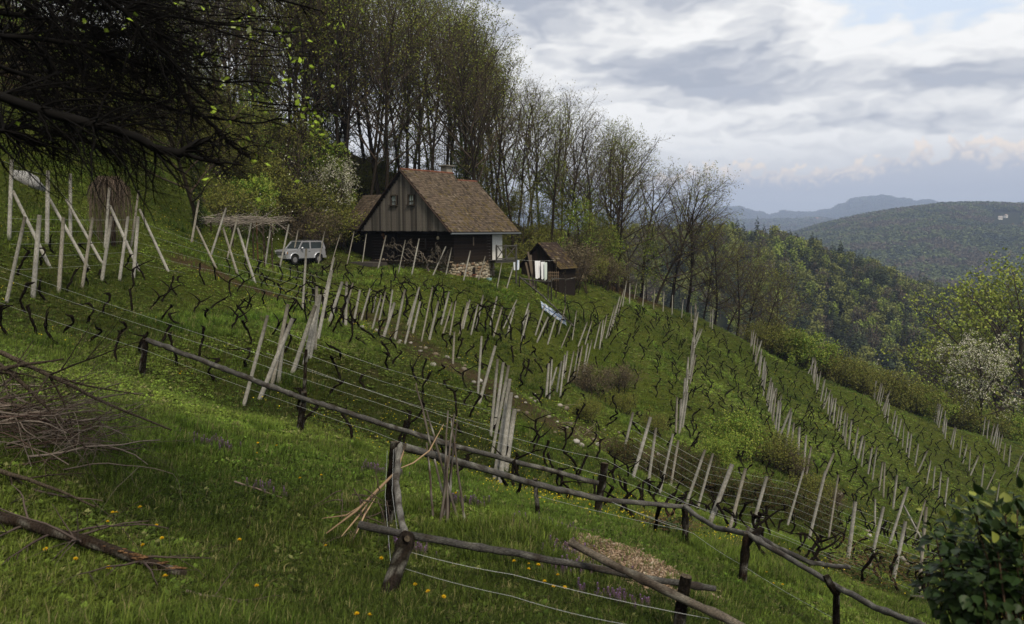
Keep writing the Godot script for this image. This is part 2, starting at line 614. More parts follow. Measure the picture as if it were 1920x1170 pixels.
func strip_at(s: Array, x: float, z: float) -> float:
	var best := 1e9
	var q := Vector2(x, z)
	var p: Array = s[0]
	if p.size() == 1:
		best = q.distance_to(p[0])
	for i in p.size() - 1:
		best = minf(best, q.distance_to(Geometry2D.get_closest_point_to_segment(q, p[i], p[i + 1])))
	return s[3] * (1.0 - smoothstep(s[1] * 0.55, s[1] * 1.25, best + s[1] * 0.6 * nz.get_noise_2d(x * 9.0, z * 9.0)))

func bare(x: float, z: float) -> float:
	var b := 0.0
	for s in strips:
		b = maxf(b, strip_at(s, x, z))
	return b

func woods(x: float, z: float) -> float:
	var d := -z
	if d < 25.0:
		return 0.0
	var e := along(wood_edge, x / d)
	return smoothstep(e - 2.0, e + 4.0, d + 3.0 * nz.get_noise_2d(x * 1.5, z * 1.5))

func ground_color(x: float, z: float) -> Color:
	var r := sqrt(x * x + z * z)
	var a := nz.get_noise_2d(x * 0.8, z * 0.8)
	var b := nz.get_noise_2d(x * 5.0, z * 5.0 + 70.0)
	var g := Color(0.062, 0.086, 0.015).lerp(Color(0.102, 0.118, 0.024), clampf(0.5 + 0.6 * a + 0.4 * b, 0.0, 1.0))
	g = g.lerp(Color(0.085, 0.082, 0.032), clampf(0.7 * nz2.get_noise_2d(x * 0.9 + 9.0, z * 0.9) - 0.08, 0.0, 0.45))
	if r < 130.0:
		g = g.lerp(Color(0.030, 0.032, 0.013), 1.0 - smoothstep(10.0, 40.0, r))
		for s in strips:
			g = g.lerp(s[2] * (0.8 + 0.5 * b), strip_at(s, x, z))
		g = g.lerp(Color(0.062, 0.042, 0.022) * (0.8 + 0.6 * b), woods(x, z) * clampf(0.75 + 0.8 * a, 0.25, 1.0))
	if r > 110.0:
		g = g.lerp(Color(0.035, 0.042, 0.02), smoothstep(110.0, 150.0, r))
		var d := -z
		var t := x / maxf(d, 1.0)
		if pow((d - 1010.0) / 50.0, 2) + pow((t - 0.622) / 0.016, 2) + 0.5 * a < 1.0:
			g = Color(0.07, 0.11, 0.03)
		if d > 2500.0:
			g = Color(0.03, 0.038, 0.025)
	return g

func build_ground() -> void:
	var ang := PackedFloat32Array()
	var a := -180.0
	while a < 179.9:
		ang.append(deg_to_rad(a))
		a += 0.25 if a >= -47.0 and a < 47.0 else 1.0 if absf(a) < 60.0 else 6.0
	var m := MB.new()
	var na := ang.size()
	var r := 0.5
	var rings := 0
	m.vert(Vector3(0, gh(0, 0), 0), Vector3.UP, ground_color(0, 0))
	while r < 9600.0:
		for t in ang:
			var x := r * sin(t)
			var z := -r * cos(t)
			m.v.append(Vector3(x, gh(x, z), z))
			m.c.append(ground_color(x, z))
		rings += 1
		r *= 1.022 if r > 8.0 else 1.05
	m.n.resize(m.v.size())
	m.n[0] = Vector3.UP
	for i in rings:
		for j in na:
			var k := 1 + i * na + j
			var up := m.v[mini(i + 1, rings - 1) * na + 1 + j] - m.v[maxi(i - 1, 0) * na + 1 + j]
			var si := m.v[1 + i * na + (j + 1) % na] - m.v[1 + i * na + (j + na - 1) % na]
			m.n[k] = si.cross(up).normalized()
			if i < rings - 1:
				var q := 1 + i * na + (j + 1) % na
				m.ix.append_array(PackedInt32Array([k, k + na, q + na, k, q + na, q]))
			if i == 0:
				m.ix.append_array(PackedInt32Array([0, k, 1 + (j + 1) % na]))
	var o := part("ground", m.mesh(), M.ground, self, "structure")
	tag(o, "steep grassy hillside falling from upper left to lower right, wooded hills beyond", "", "", "structure")

# ---------------------------------------------------------------- trees
func turn_off(d: Vector3, ang: float, spin: float) -> Vector3:
	var s := d.cross(Vector3(0.3, 0.9, 0.2) if absf(d.y) < 0.9 else Vector3(1, 0.1, 0.2)).normalized()
	return d.rotated(s, ang).rotated(d, spin).normalized()

func limb(o: Dictionary, t: Dictionary, p: Vector3, d: Vector3, l: float, r: float, lvl: int) -> void:
	var seg: int = o.seg[lvl]
	var pts := PackedVector3Array()
	var rad := PackedFloat32Array()
	var tip: float = 0.25 if lvl == 0 else 0.3
	for i in seg + 1:
		pts.append(p)
		rad.append(r * lerpf(1.0, tip, float(i) / seg) * (1.35 if lvl == 0 and i == 0 else 1.0))
		d = (d + Vector3(rng.randfn(), rng.randfn() * 0.6, rng.randfn()) * o.wob[lvl] + Vector3(0, o.up[lvl], 0) + o.get("wind", Vector3.ZERO) * (0.0 if lvl == 0 else 1.0)).normalized()
		p += d * l / seg
	var mb: MB = t.trunk if lvl == 0 else t.crown
	mb.tube(pts, rad, [9, 6, 4, 3, 3][lvl], o.bark * (1.0 if lvl < 2 else o.get("twig", 1.0)) * rr(0.8, 1.2))
	if lvl < o.depth:
		var nkid: int = o.kids[lvl]
		var spin := rr(0, TAU)
		for c in nkid:
			var s: float = lerpf(o.from[lvl], 0.98, (c + rng.randf()) / nkid)
			var f := s * seg
			var i := mini(int(f), seg - 1)
			var q := pts[i].lerp(pts[i + 1], f - i)
			var dd := (pts[i + 1] - pts[i]).normalized()
			spin += 2.4 + rr(-0.5, 0.5)
			var ang: float = o.ang[lvl] * rr(0.7, 1.3) * (lerpf(1.15, 0.6, s) if lvl == 0 else 1.0)
			var env := 1.0
			if lvl == 0:
				env = along(o.shape, s)
			else:
				env = lerpf(1.0, 0.45, s)
			limb(o, t, q, turn_off(dd, ang, spin), o.len[lvl + 1] * env * rr(0.7, 1.25), minf(rad[i] * 0.62, o.rad[lvl + 1]) * rr(0.8, 1.1), lvl + 1)
	if lvl >= o.depth - o.get("leaf_from", 0) and o.leaves > 0:
		var k: float = o.leaves * (1.0 if lvl == o.depth else 0.5)
		var cnt := int(k) + (1 if rng.randf() < k - int(k) else 0)
		for i in cnt:
			var f := rr(0.2, 1.0) * seg
			var j := mini(int(f), seg - 1)
			var q: Vector3 = pts[j].lerp(pts[j + 1], f - j) + rdir() * o.get("spread", 0.0)
			var col: Color = o.tints[rng.randi() % o.tints.size()] * rr(0.75, 1.25)
			var dir := (rdir() + Vector3(0, 0.2, 0)).normalized()
			t.leaf.leaf(q, dir, rdir(), o.leaf * rr(0.7, 1.3), o.leaf * rr(0.6, 0.9), col)

func grow(o: Dictionary) -> Dictionary:
	var t := {"trunk": MB.new(), "crown": MB.new(), "leaf": MB.new()}
	var stems: int = o.get("stems", 1)
	for s in stems:
		var d: Vector3 = Vector3(rr(-1, 1), 0, rr(-1, 1)) * o.get("splay", 0.04) + Vector3.UP
		var at: Vector3 = Vector3(rr(-1, 1), 0, rr(-1, 1)) * o.get("foot", 0.0) + Vector3(0, -0.25, 0)
		limb(o, t, at, d.normalized(), o.len[0] * rr(0.85, 1.1), o.rad[0] * rr(0.8, 1.1), 0)
	var out := {"trunk": t.trunk.mesh(), "crown": t.crown.mesh()}
	if t.leaf.v.size():
		out.leaf = t.leaf.mesh()
	out.tris = (t.trunk.ix.size() + t.crown.ix.size() + t.leaf.ix.size()) / 3
	return out

func plant(called: String, kind: Dictionary, at: Vector3, size: float, label: String, category: String, group: String, leafname := "foliage", stem := "trunk", lean := Vector3.ZERO) -> Node3D:
	var o := thing(called, label, category, at, group)
	var y := (Vector3.UP + lean).normalized()
	var b := Basis(Quaternion(Vector3.UP, y)) * Basis(Vector3.UP, rr(0, TAU))
	o.basis = b.scaled(Vector3.ONE * size)
	part(stem, kind.trunk, M.bark, o)
	part("crown", kind.crown, M.twig, o)
	if kind.has("leaf"):
		part(leafname, kind.leaf, kind.get("mat", M.leaf), o)
	return o

const LIME := [Color(0.20, 0.25, 0.04), Color(0.16, 0.21, 0.035), Color(0.23, 0.25, 0.05)]
const OLIVE := [Color(0.135, 0.14, 0.03), Color(0.15, 0.145, 0.034), Color(0.10, 0.12, 0.024)]
const FRESH := [Color(0.11, 0.18, 0.025), Color(0.08, 0.15, 0.02), Color(0.14, 0.20, 0.03)]
const WHITE := [Color(0.50, 0.47, 0.38), Color(0.58, 0.56, 0.48), Color(0.42, 0.42, 0.30), Color(0.16, 0.18, 0.06)]
const RUST := [Color(0.11, 0.09, 0.05), Color(0.10, 0.08, 0.05)]
var K := {}

func make_tree_kinds() -> void:
	var bark := Color(0.058, 0.047, 0.036)
	for v in 4:
		# tall forest trees with rising limbs, just coming into leaf
		K["tall%d" % v] = grow({"depth": 4, "seg": [9, 6, 4, 3, 2], "wob": [0.045, 0.11, 0.16, 0.2, 0.25], "up": [0.02, 0.07, 0.05, 0.03, 0.02], "len": [18.5, 6.6, 2.9, 1.25, 0.6], "rad": [0.19, 0.085, 0.03, 0.012, 0.006], "wind": Vector3(0.03, 0, 0),
			"kids": [20, 8, 6, 1], "from": [0.34 + 0.08 * (v % 2), 0.2, 0.2, 0.3], "ang": [0.85, 0.7, 0.75, 0.7], "shape": [[0.3, 0.75], [0.5, 1.1], [0.75, 1.0], [1.0, 0.5]],
			"bark": bark, "twig": 1.25, "leaves": [1.3, 2.2, 0.5, 1.7][v], "leaf_from": 1, "leaf": 0.15, "spread": 0.04, "tints": [OLIVE, LIME + OLIVE, RUST + OLIVE, OLIVE + LIME][v], "splay": 0.07})
	for v in 2:
		# spreading trees along the edge of the wood
		K["edge%d" % v] = grow({"depth": 4, "seg": [8, 7, 5, 3, 2], "wob": [0.06, 0.13, 0.17, 0.2, 0.25], "up": [0.02, 0.05, 0.04, 0.03, 0.02], "len": [15.0, 6.6, 2.6, 1.05, 0.5], "rad": [0.19, 0.085, 0.03, 0.012, 0.006],
			"kids": [22, 8, 6, 1], "from": [0.16, 0.15, 0.15, 0.3], "ang": [0.95, 0.75, 0.8, 0.7], "shape": [[0.1, 0.9], [0.4, 1.1], [0.75, 0.9], [1.0, 0.4]],
			"bark": bark, "twig": 1.3, "wind": Vector3(0.05, 0, 0), "leaves": [0.6, 1.5][v], "leaf_from": 1, "leaf": 0.14, "spread": 0.05, "tints": [RUST + OLIVE, OLIVE + LIME][v], "splay": 0.06})
	# slender young trees under the tall ones
	K.sapling = grow({"depth": 3, "seg": [7, 5, 4, 3], "wob": [0.06, 0.14, 0.2, 0.25], "up": [0.02, 0.02, 0.0, 0.0], "len": [8.0, 2.6, 1.1, 0.5], "rad": [0.06, 0.024, 0.01, 0.006],
		"kids": [22, 8, 4], "from": [0.15, 0.2, 0.2], "ang": [1.1, 0.8, 0.8], "shape": [[0.1, 0.9], [0.5, 1.0], [1.0, 0.4]], "bark": bark, "leaves": 2.6, "leaf_from": 1, "leaf": 0.15, "spread": 0.12, "tints": LIME + FRESH, "splay": 0.1})
	K.sapling1 = grow({"depth": 3, "seg": [7, 5, 4, 3], "wob": [0.07, 0.14, 0.2, 0.25], "up": [0.02, 0.03, 0.0, 0.0], "len": [7.0, 2.6, 1.2, 0.6], "rad": [0.06, 0.024, 0.01, 0.006],
		"kids": [20, 8, 5], "from": [0.1, 0.2, 0.2], "ang": [1.0, 0.8, 0.8], "shape": [[0.1, 0.9], [0.5, 1.0], [1.0, 0.4]], "bark": bark * 1.2, "leaves": 1.3, "leaf_from": 1, "leaf": 0.12, "spread": 0.1, "tints": OLIVE, "splay": 0.1})
	var bush := {"depth": 3, "seg": [5, 4, 3, 2], "wob": [0.12, 0.16, 0.2, 0.25], "up": [0.0, 0.03, 0.02, 0.0], "len": [2.6, 1.3, 0.7, 0.35], "rad": [0.03, 0.014, 0.008, 0.005],
		"kids": [8, 6, 4], "from": [0.2, 0.2, 0.2], "ang": [0.7, 0.7, 0.7], "shape": [[0.1, 1.0], [1.0, 0.6]], "stems": 16, "splay": 0.75, "foot": 0.7, "bark": bark * 1.1, "leaves": 1.2, "leaf_from": 1, "leaf": 0.11, "spread": 0.1, "tints": OLIVE}
	K.bush_olive = grow(bush)
	bush.merge({"tints": FRESH + LIME, "leaves": 2.6}, true)
	K.bush_fresh = grow(bush)
	bush.merge({"tints": RUST, "leaves": 0.7, "bark": Color(0.095, 0.075, 0.06), "up": [0.03, 0.06, 0.04, 0.02], "splay": 0.5}, true)
	K.bush_bare = grow(bush)
	bush.merge({"tints": [Color(0.04, 0.055, 0.015), Color(0.06, 0.07, 0.02), Color(0.07, 0.05, 0.02)], "leaves": 1.8, "splay": 1.3, "len": [1.8, 1.0, 0.6, 0.3], "up": [-0.12, -0.05, 0, 0], "bark": Color(0.07, 0.05, 0.04)}, true)
	K.bramble = grow(bush)
	# fruit trees in flower
	K.cherry = grow({"depth": 4, "seg": [6, 6, 5, 3, 2], "wob": [0.05, 0.1, 0.15, 0.2, 0.2], "up": [0.02, 0.06, 0.05, 0.02, 0.0], "len": [6.6, 4.2, 1.9, 0.8, 0.4], "rad": [0.16, 0.07, 0.028, 0.012, 0.007],
		"kids": [16, 8, 5, 2], "from": [0.22, 0.2, 0.2, 0.2], "ang": [0.95, 0.7, 0.7, 0.7], "shape": [[0.2, 1.0], [0.6, 1.0], [1.0, 0.45]], "bark": bark, "leaves": 4.6, "leaf_from": 1, "leaf": 0.115, "spread": 0.08, "tints": WHITE + WHITE + [Color(0.13, 0.17, 0.04), Color(0.12, 0.14, 0.035)], "splay": 0.05})
	K.cherry.mat = M.petal
	K.pear = grow({"depth": 3, "seg": [6, 5, 4, 3], "wob": [0.1, 0.16, 0.2, 0.2], "up": [0.02, 0.02, 0.02, 0.02], "len": [3.2, 2.6, 1.1, 0.5], "rad": [0.07, 0.035, 0.015, 0.008],
		"kids": [9, 7, 4], "from": [0.3, 0.2, 0.2], "ang": [1.1, 0.8, 0.7], "shape": [[0.2, 1.0], [1.0, 0.7]], "bark": bark * 1.3, "leaves": 1.6, "leaf": 0.09, "spread": 0.06, "tints": WHITE + FRESH, "splay": 0.15})
	K.pear.mat = M.petal
	# the large yellow-green trees by the cherry
	K.lush = grow({"depth": 4, "seg": [7, 6, 4, 3, 2], "wob": [0.05, 0.12, 0.16, 0.2, 0.2], "up": [0.02, 0.04, 0.03, 0.0, 0.0], "len": [11.0, 5.5, 2.4, 1.0, 0.5], "rad": [0.2, 0.08, 0.03, 0.012, 0.007],
		"kids": [20, 8, 6, 2], "from": [0.2, 0.2, 0.2, 0.2], "ang": [1.0, 0.75, 0.75, 0.7], "shape": [[0.2, 1.0], [0.6, 1.0], [1.0, 0.5]], "bark": bark, "leaves": 2.2, "leaf_from": 1, "leaf": 0.17, "spread": 0.15, "tints": LIME, "splay": 0.05})

# trees so far off that only the clumps of their crowns show
func far_conifer(h: float, w: float, n: int, col: Color) -> ArrayMesh:
	var m := MB.new()
	m.tube(PackedVector3Array([Vector3(0, -1, 0), Vector3(0, h, 0)]), PackedFloat32Array([0.22, 0.03]), 5, Color(0.04, 0.03, 0.025))
	for i in n:
		var s := sqrt(rng.randf())
		var y := h * (1.02 - 0.86 * s)
		var a := rr(0, TAU)
		var l := w * (0.12 + 0.95 * s) * rr(0.6, 1.15)
		var d := Vector3(cos(a), rr(-0.45, 0.1), sin(a)).normalized()
		m.leaf(Vector3(0, y, 0) + d * l * rr(0.0, 0.35), d, Vector3(0, 1, 0) + rdir() * 0.5, l, rr(0.5, 0.9), col * rr(0.6, 1.35))
	return m.mesh()

func far_broadleaf(h: float, w: float, n: int, size: float, cols: Array, bare_wood := false) -> ArrayMesh:
	var m := MB.new()
	var bark := Color(0.06, 0.05, 0.042)
	m.tube(PackedVector3Array([Vector3(0, -1, 0), Vector3(rr(-0.3, 0.3), h * 0.5, 0), Vector3(0, h * 0.85, 0)]), PackedFloat32Array([0.25, 0.16, 0.05]), 5, bark)
	var lobes := []
	for i in 9:
		var q := rdir() * Vector3(w * 0.6, h * 0.27, w * 0.6) * rr(0.5, 1.0) + Vector3(0, h * 0.66, 0)
		lobes.append(q)
		m.tube(PackedVector3Array([Vector3(0, h * rr(0.3, 0.5), 0), q]), PackedFloat32Array([0.1, 0.03]), 3, bark)
	for i in n:
		var q: Vector3 = lobes[rng.randi() % 9] + rdir() * w * 0.42 * pow(rng.randf(), 0.4)
		if bare_wood and i % 2 == 0:
			var e := q + (q - Vector3(0, h * 0.4, 0)).normalized() * rr(0.6, 1.6) + rdir() * 0.4
			m.tube(PackedVector3Array([q, e]), PackedFloat32Array([0.05, 0.02]), 3, bark * rr(0.8, 1.5))
		else:
			m.leaf(q, rdir(), rdir(), size * rr(0.6, 1.4), size * rr(0.5, 1.0), cols[rng.randi() % cols.size()] * rr(0.7, 1.25))
	return m.mesh()

# ---------------------------------------------------------------- woods near and far
# how high the crowns of the wood reach, seen from the vineyard path
var skyline := [[-100, -200], [600, -150], [780, -60], [880, 0], [930, 60], [980, 105], [1060, 150], [1100, 175], [1180, 215], [1250, 262], [1310, 312], [1345, 380], [1390, 425], [1432, 445], [1490, 465]]

func woods_and_hedges() -> void:
	# tall trees: [pixel of the trunk, depth, size, kind]
	var tall := [
		[480, 60, 1, 3], [515, 58, 1, 0], [540, 64, 1, 2], [575, 60, 1, 0], [612, 58, 1, 3], [636, 64, 1, 1], [662, 60, 1, 2], [455, 58, 1, 1], [690, 63, 1, 0], [420, 56, 1, 2], [380, 55, 1, 3],
		[508, 70, 1.12, 0], [548, 62, 1.0, 1], [588, 74, 1.18, 2], [625, 70, 1.12, 0], [648, 84, 1.25, 3], [668, 72, 1.15, 1], [690, 78, 1.2, 2], [716, 72, 1.1, 3], [742, 82, 1.25, 0], [762, 74, 1.12, 1],
		[790, 73, 1.16, 2], [806, 86, 1.2, 0], [832, 76, 1.05, 1], [856, 73, 1.12, 3], [874, 84, 1.12, 2], [906, 74, 0.98, 0], [930, 80, 1.0, 1], [962, 73, 0.92, 2], [988, 78, 0.86, 0], [1012, 86, 0.92, 2], [1034, 75, 0.88, 1],
		[1062, 80, 0.86, 2], [1088, 84, 0.92, 0], [1110, 79, 0.80, 2], [1140, 86, 0.86, 1], [1168, 90, 0.88, 3],
		[468, 78, 1.2, 3], [430, 66, 1.1, 1], [395, 72, 1.15, 0], [350, 60, 1.05, 2], [310, 70, 1.1, 1], [270, 58, 1.0, 3], [225, 66, 1.1, 0], [180, 55, 1.0, 1], [130, 62, 1.1, 2], [80, 54, 1.0, 3], [30, 60, 1.1, 0], [-40, 56, 1.0, 1],
		[560, 92, 1.2, 2], [604, 96, 1.2, 1], [640, 62, 1.0, 3], [700, 95, 1.2, 1], [725, 98, 1.2, 2], [775, 97, 1.2, 3], [818, 100, 1.15, 1], [845, 96, 1.1, 2], [890, 98, 1.05, 0], [945, 95, 1.0, 3], [1000, 98, 0.98, 1], [1050, 100, 0.95, 2], [1128, 100, 0.95, 0],
		[490, 92, 1.2, 1], [440, 88, 1.15, 0], [380, 84, 1.15, 3], [330, 80, 1.1, 2], [280, 78, 1.1, 0], [200, 74, 1.1, 3],
	]
	var tint := ["dark olive-budded tree", "lime-leaved tall tree", "bare brown-twigged tree", "half-leafed olive tree"]
	for i in 20:
		tall.append([rr(880, 1175) if i < 3 else rr(430, 930), rr(64, 92), 1.0, rng.randi() % 4])
	tall.sort_custom(func(a, b): return a[0] < b[0])
	var place := {}
	for t in tall:
		var zone := "on the slope left of the car" if t[0] < 500 else "behind the blossom tree" if t[0] < 690 else "behind the house roof" if t[0] < 900 else "between house and shed" if t[0] < 1020 else "behind the shed"
		var key := str(t[3]) + zone
		var k: int = place.get(key, 0)
		place[key] = k + 1
		var d: float = maxf(t[1] + rr(-1, 1), along(wood_edge, (t[0] - 960.0) / F) + 1.0)
		var w := W(t[0], 430, d)
		var y := gh(w.x, w.z)
		var tall_to := (W(t[0], along(skyline, t[0]), d).y - y) / 22.8
		plant("forest_tree", K["tall%d" % t[3]], Vector3(w.x, y, w.z), clampf(tall_to * rr(0.84, 1.03), 0.6, 1.5), "%s %s, %s from left" % [tint[t[3]], zone, ordinal(k)], "tree", "tall trees of the wood behind the house", "foliage", "trunk", Vector3(rr(-0.04, 0.05), 0, rr(-0.03, 0.05)))
	# trees along the lower edge of the wood: [pixel, metres behind the rim, size, kind]
	var edge := [[1152, -2, 0.9, 0], [1178, 1, 0.92, 1], [1205, 4, 0.95, 0], [1232, 1, 0.95, 1], [1262, 3, 1.02, 0], [1292, 3, 1.0, 0], [1322, 4, 0.78, 1], [1345, 3, 0.62, 0], [1366, 5, 0.72, 1], [1388, 2, 0.78, 0], [1404, 5, 0.8, 0], [1432, 4, 0.72, 1], [1468, 5, 0.68, 1]]
	for i in edge.size():
		var t = edge[i]
		var w := W(t[0], 430, rim(t[0]) + t[1])
		var y := gh(w.x, w.z)
		var high := clampf((W(t[0], along(skyline, t[0]), -w.z).y - y) / 18.6 * rr(0.88, 1.04), 0.5, 1.4)
		plant("edge_tree", K["edge%d" % t[3]], Vector3(w.x, y, w.z), high, "%s, %s along the wood's lower edge right of the shed" % [["bare spreading tree", "olive-budded spreading tree"][t[3]], ordinal(i)], "tree", "spreading trees at the wood's lower edge", "foliage", "trunk", Vector3(0.08, 0, 0.0))
	# young trees and bushes under them
	var under := []
	for i in 150:
		var px := rr(380, 1180) if i < 100 else rr(-40, 620)
		var e := along(wood_edge, (px - 960) / F)
		var d := e + rr(-3.0, 16.0) if i < 100 else e + rr(2.0, 34.0)
		if px > 640 and px < 990 and d < 72.0:
			d += 9.0
		under.append([px, d, ["sapling", "sapling1", "bush_olive", "sapling1", "bush_bare", "bush_olive"][rng.randi() % 6], rr(0.8, 1.3)])
	for q in [[470, 55, "bush_fresh", 1.2], [520, 58, "bush_olive", 1.4], [560, 60, "sapling1", 1.2], [600, 62, "bush_olive", 1.3], [430, 50, "bush_olive", 1.1], [700, 66, "bush_fresh", 1.2], [590, 58, "bush_bare", 1.2], [640, 60, "bush_olive", 1.2], [1215, 92, "sapling", 1.0], [1180, 87, "sapling1", 1.1], [1150, 80, "sapling", 0.8], [1130, 74, "bush_bare", 1.1], [1105, 70, "bush_olive", 1.0], [1085, 72, "sapling", 0.9]]:
		under.append(q)
	under.sort_custom(func(a, b): return a[0] < b[0])
	var got := {}
	for q in under:
		var w := W(q[0], 430, q[1])
		var kind: String = q[2]
		var k: int = got.get(kind, 0)
		got[kind] = k + 1
		plant("young_tree" if kind.begins_with("sap") else "understorey_bush", K[kind], Vector3(w.x, gh(w.x, w.z), w.z), q[3], {"sapling": "slender lime-leaved young tree under the tall trees, %s of its kind from left", "sapling1": "thin olive-leaved young tree under the tall trees, %s of its kind from left", "bush_olive": "olive-green bush under the tall trees, %s of its kind from left", "bush_bare": "bare brown bush under the tall trees, %s of its kind from left", "bush_fresh": "fresh green bush at the wood's foot, %s of its kind from left"}[kind] % ordinal(k), "tree" if kind.begins_with("sap") else "bush", "undergrowth of young trees and bushes in the wood")
	# the hedge along the far rim of the vineyard
	var hedge := [[1425, 2, 1.1, 0], [1455, 2, 1.5, 0], [1486, 2, 1.5, 1], [1512, 3, 1.75, 1], [1545, 3, 1.5, 2], [1575, 3, 1.5, 0], [1600, 2, 1.35, 0], [1628, 2, 1.4, 0], [1655, 2, 1.5, 0], [1682, 3, 1.45, 0], [1708, 2, 1.3, 0], [1735, 2, 1.4, 0], [1762, 3, 1.4, 1], [1790, 3, 1.5, 0], [1820, 4, 1.5, 0], [1850, 5, 1.4, 1], [1895, 4, 1.4, 0], [1930, 4, 1.5, 1], [1470, 9, 1.8, 0], [1530, 9, 1.9, 0], [1590, 9, 2.0, 1], [1645, 9, 1.9, 0], [1700, 9, 1.9, 0], [1755, 10, 2.0, 1], [1810, 10, 2.0, 0], [1870, 10, 2.0, 0]]
	var hk := ["bush_olive", "bush_fresh", "bush_bare"]
	var hn := ["olive-green hedge bush", "fresh green hedge bush", "bare brown hedge bush"]
	var seen := [0, 0, 0]
	hedge.sort_custom(func(a, b): return a[0] < b[0])
	for t in hedge:
		var w := W(t[0], 430, rim(t[0]) + t[1])
		plant("hedge_bush", K[hk[t[3]]], Vector3(w.x, gh(w.x, w.z) - 0.1, w.z), t[2], "%s on the vineyard's far rim, %s of its kind from left" % [hn[t[3]], ordinal(seen[t[3]])], "bush", "hedge along the vineyard's far rim")
		seen[t[3]] += 1
	var extra := [[1668, 14, 1.0, "pear", "young blossoming tree with yellowish buds rising from the hedge"], [1864, 2, 1.35, "cherry", "white cherry tree in full blossom at the right end of the vineyard"], [1905, 18, 2.4, "lush", "tall yellow-green tree behind the blossoming cherry"], [1968, 12, 2.4, "lush", "second yellow-green tree cut off by the picture's right edge"], [1852, 34, 1.9, "lush", "smaller yellow-green tree left behind the white cherry"], [1795, 30, 1.45, "edge0", "reddish-brown leafless tree between forest hill and cherry"], [1752, 36, 1.25, "edge0", "smaller bare brown tree left of the reddish-brown one"]]
	for t in extra:
		var w := W(t[0], 430, rim(t[0]) + t[1])
		plant({"pear": "blossom_tree", "cherry": "cherry_tree", "lush": "leafy_tree", "edge0": "bare_tree"}[t[3]], K[t[3]], Vector3(w.x, gh(w.x, w.z), w.z), t[2] * (2.2 if t[3] == "pear" else 1.0), t[4], "tree", "", "blossom" if t[3] in ["pear", "cherry"] else "foliage")

# the depth at which the vineyard slope ends against what lies behind it
func rim(px: float) -> float:
	var best := 1e9
	var at := 90.0
	var d := 70.0
	while d < 112.0:
		var w := W(px, 430, d)
		var y := seen_at(Vector3(w.x, gh(w.x, w.z), w.z)).y
		if y < best:
			best = y
			at = d
		d += 1.0
	return at

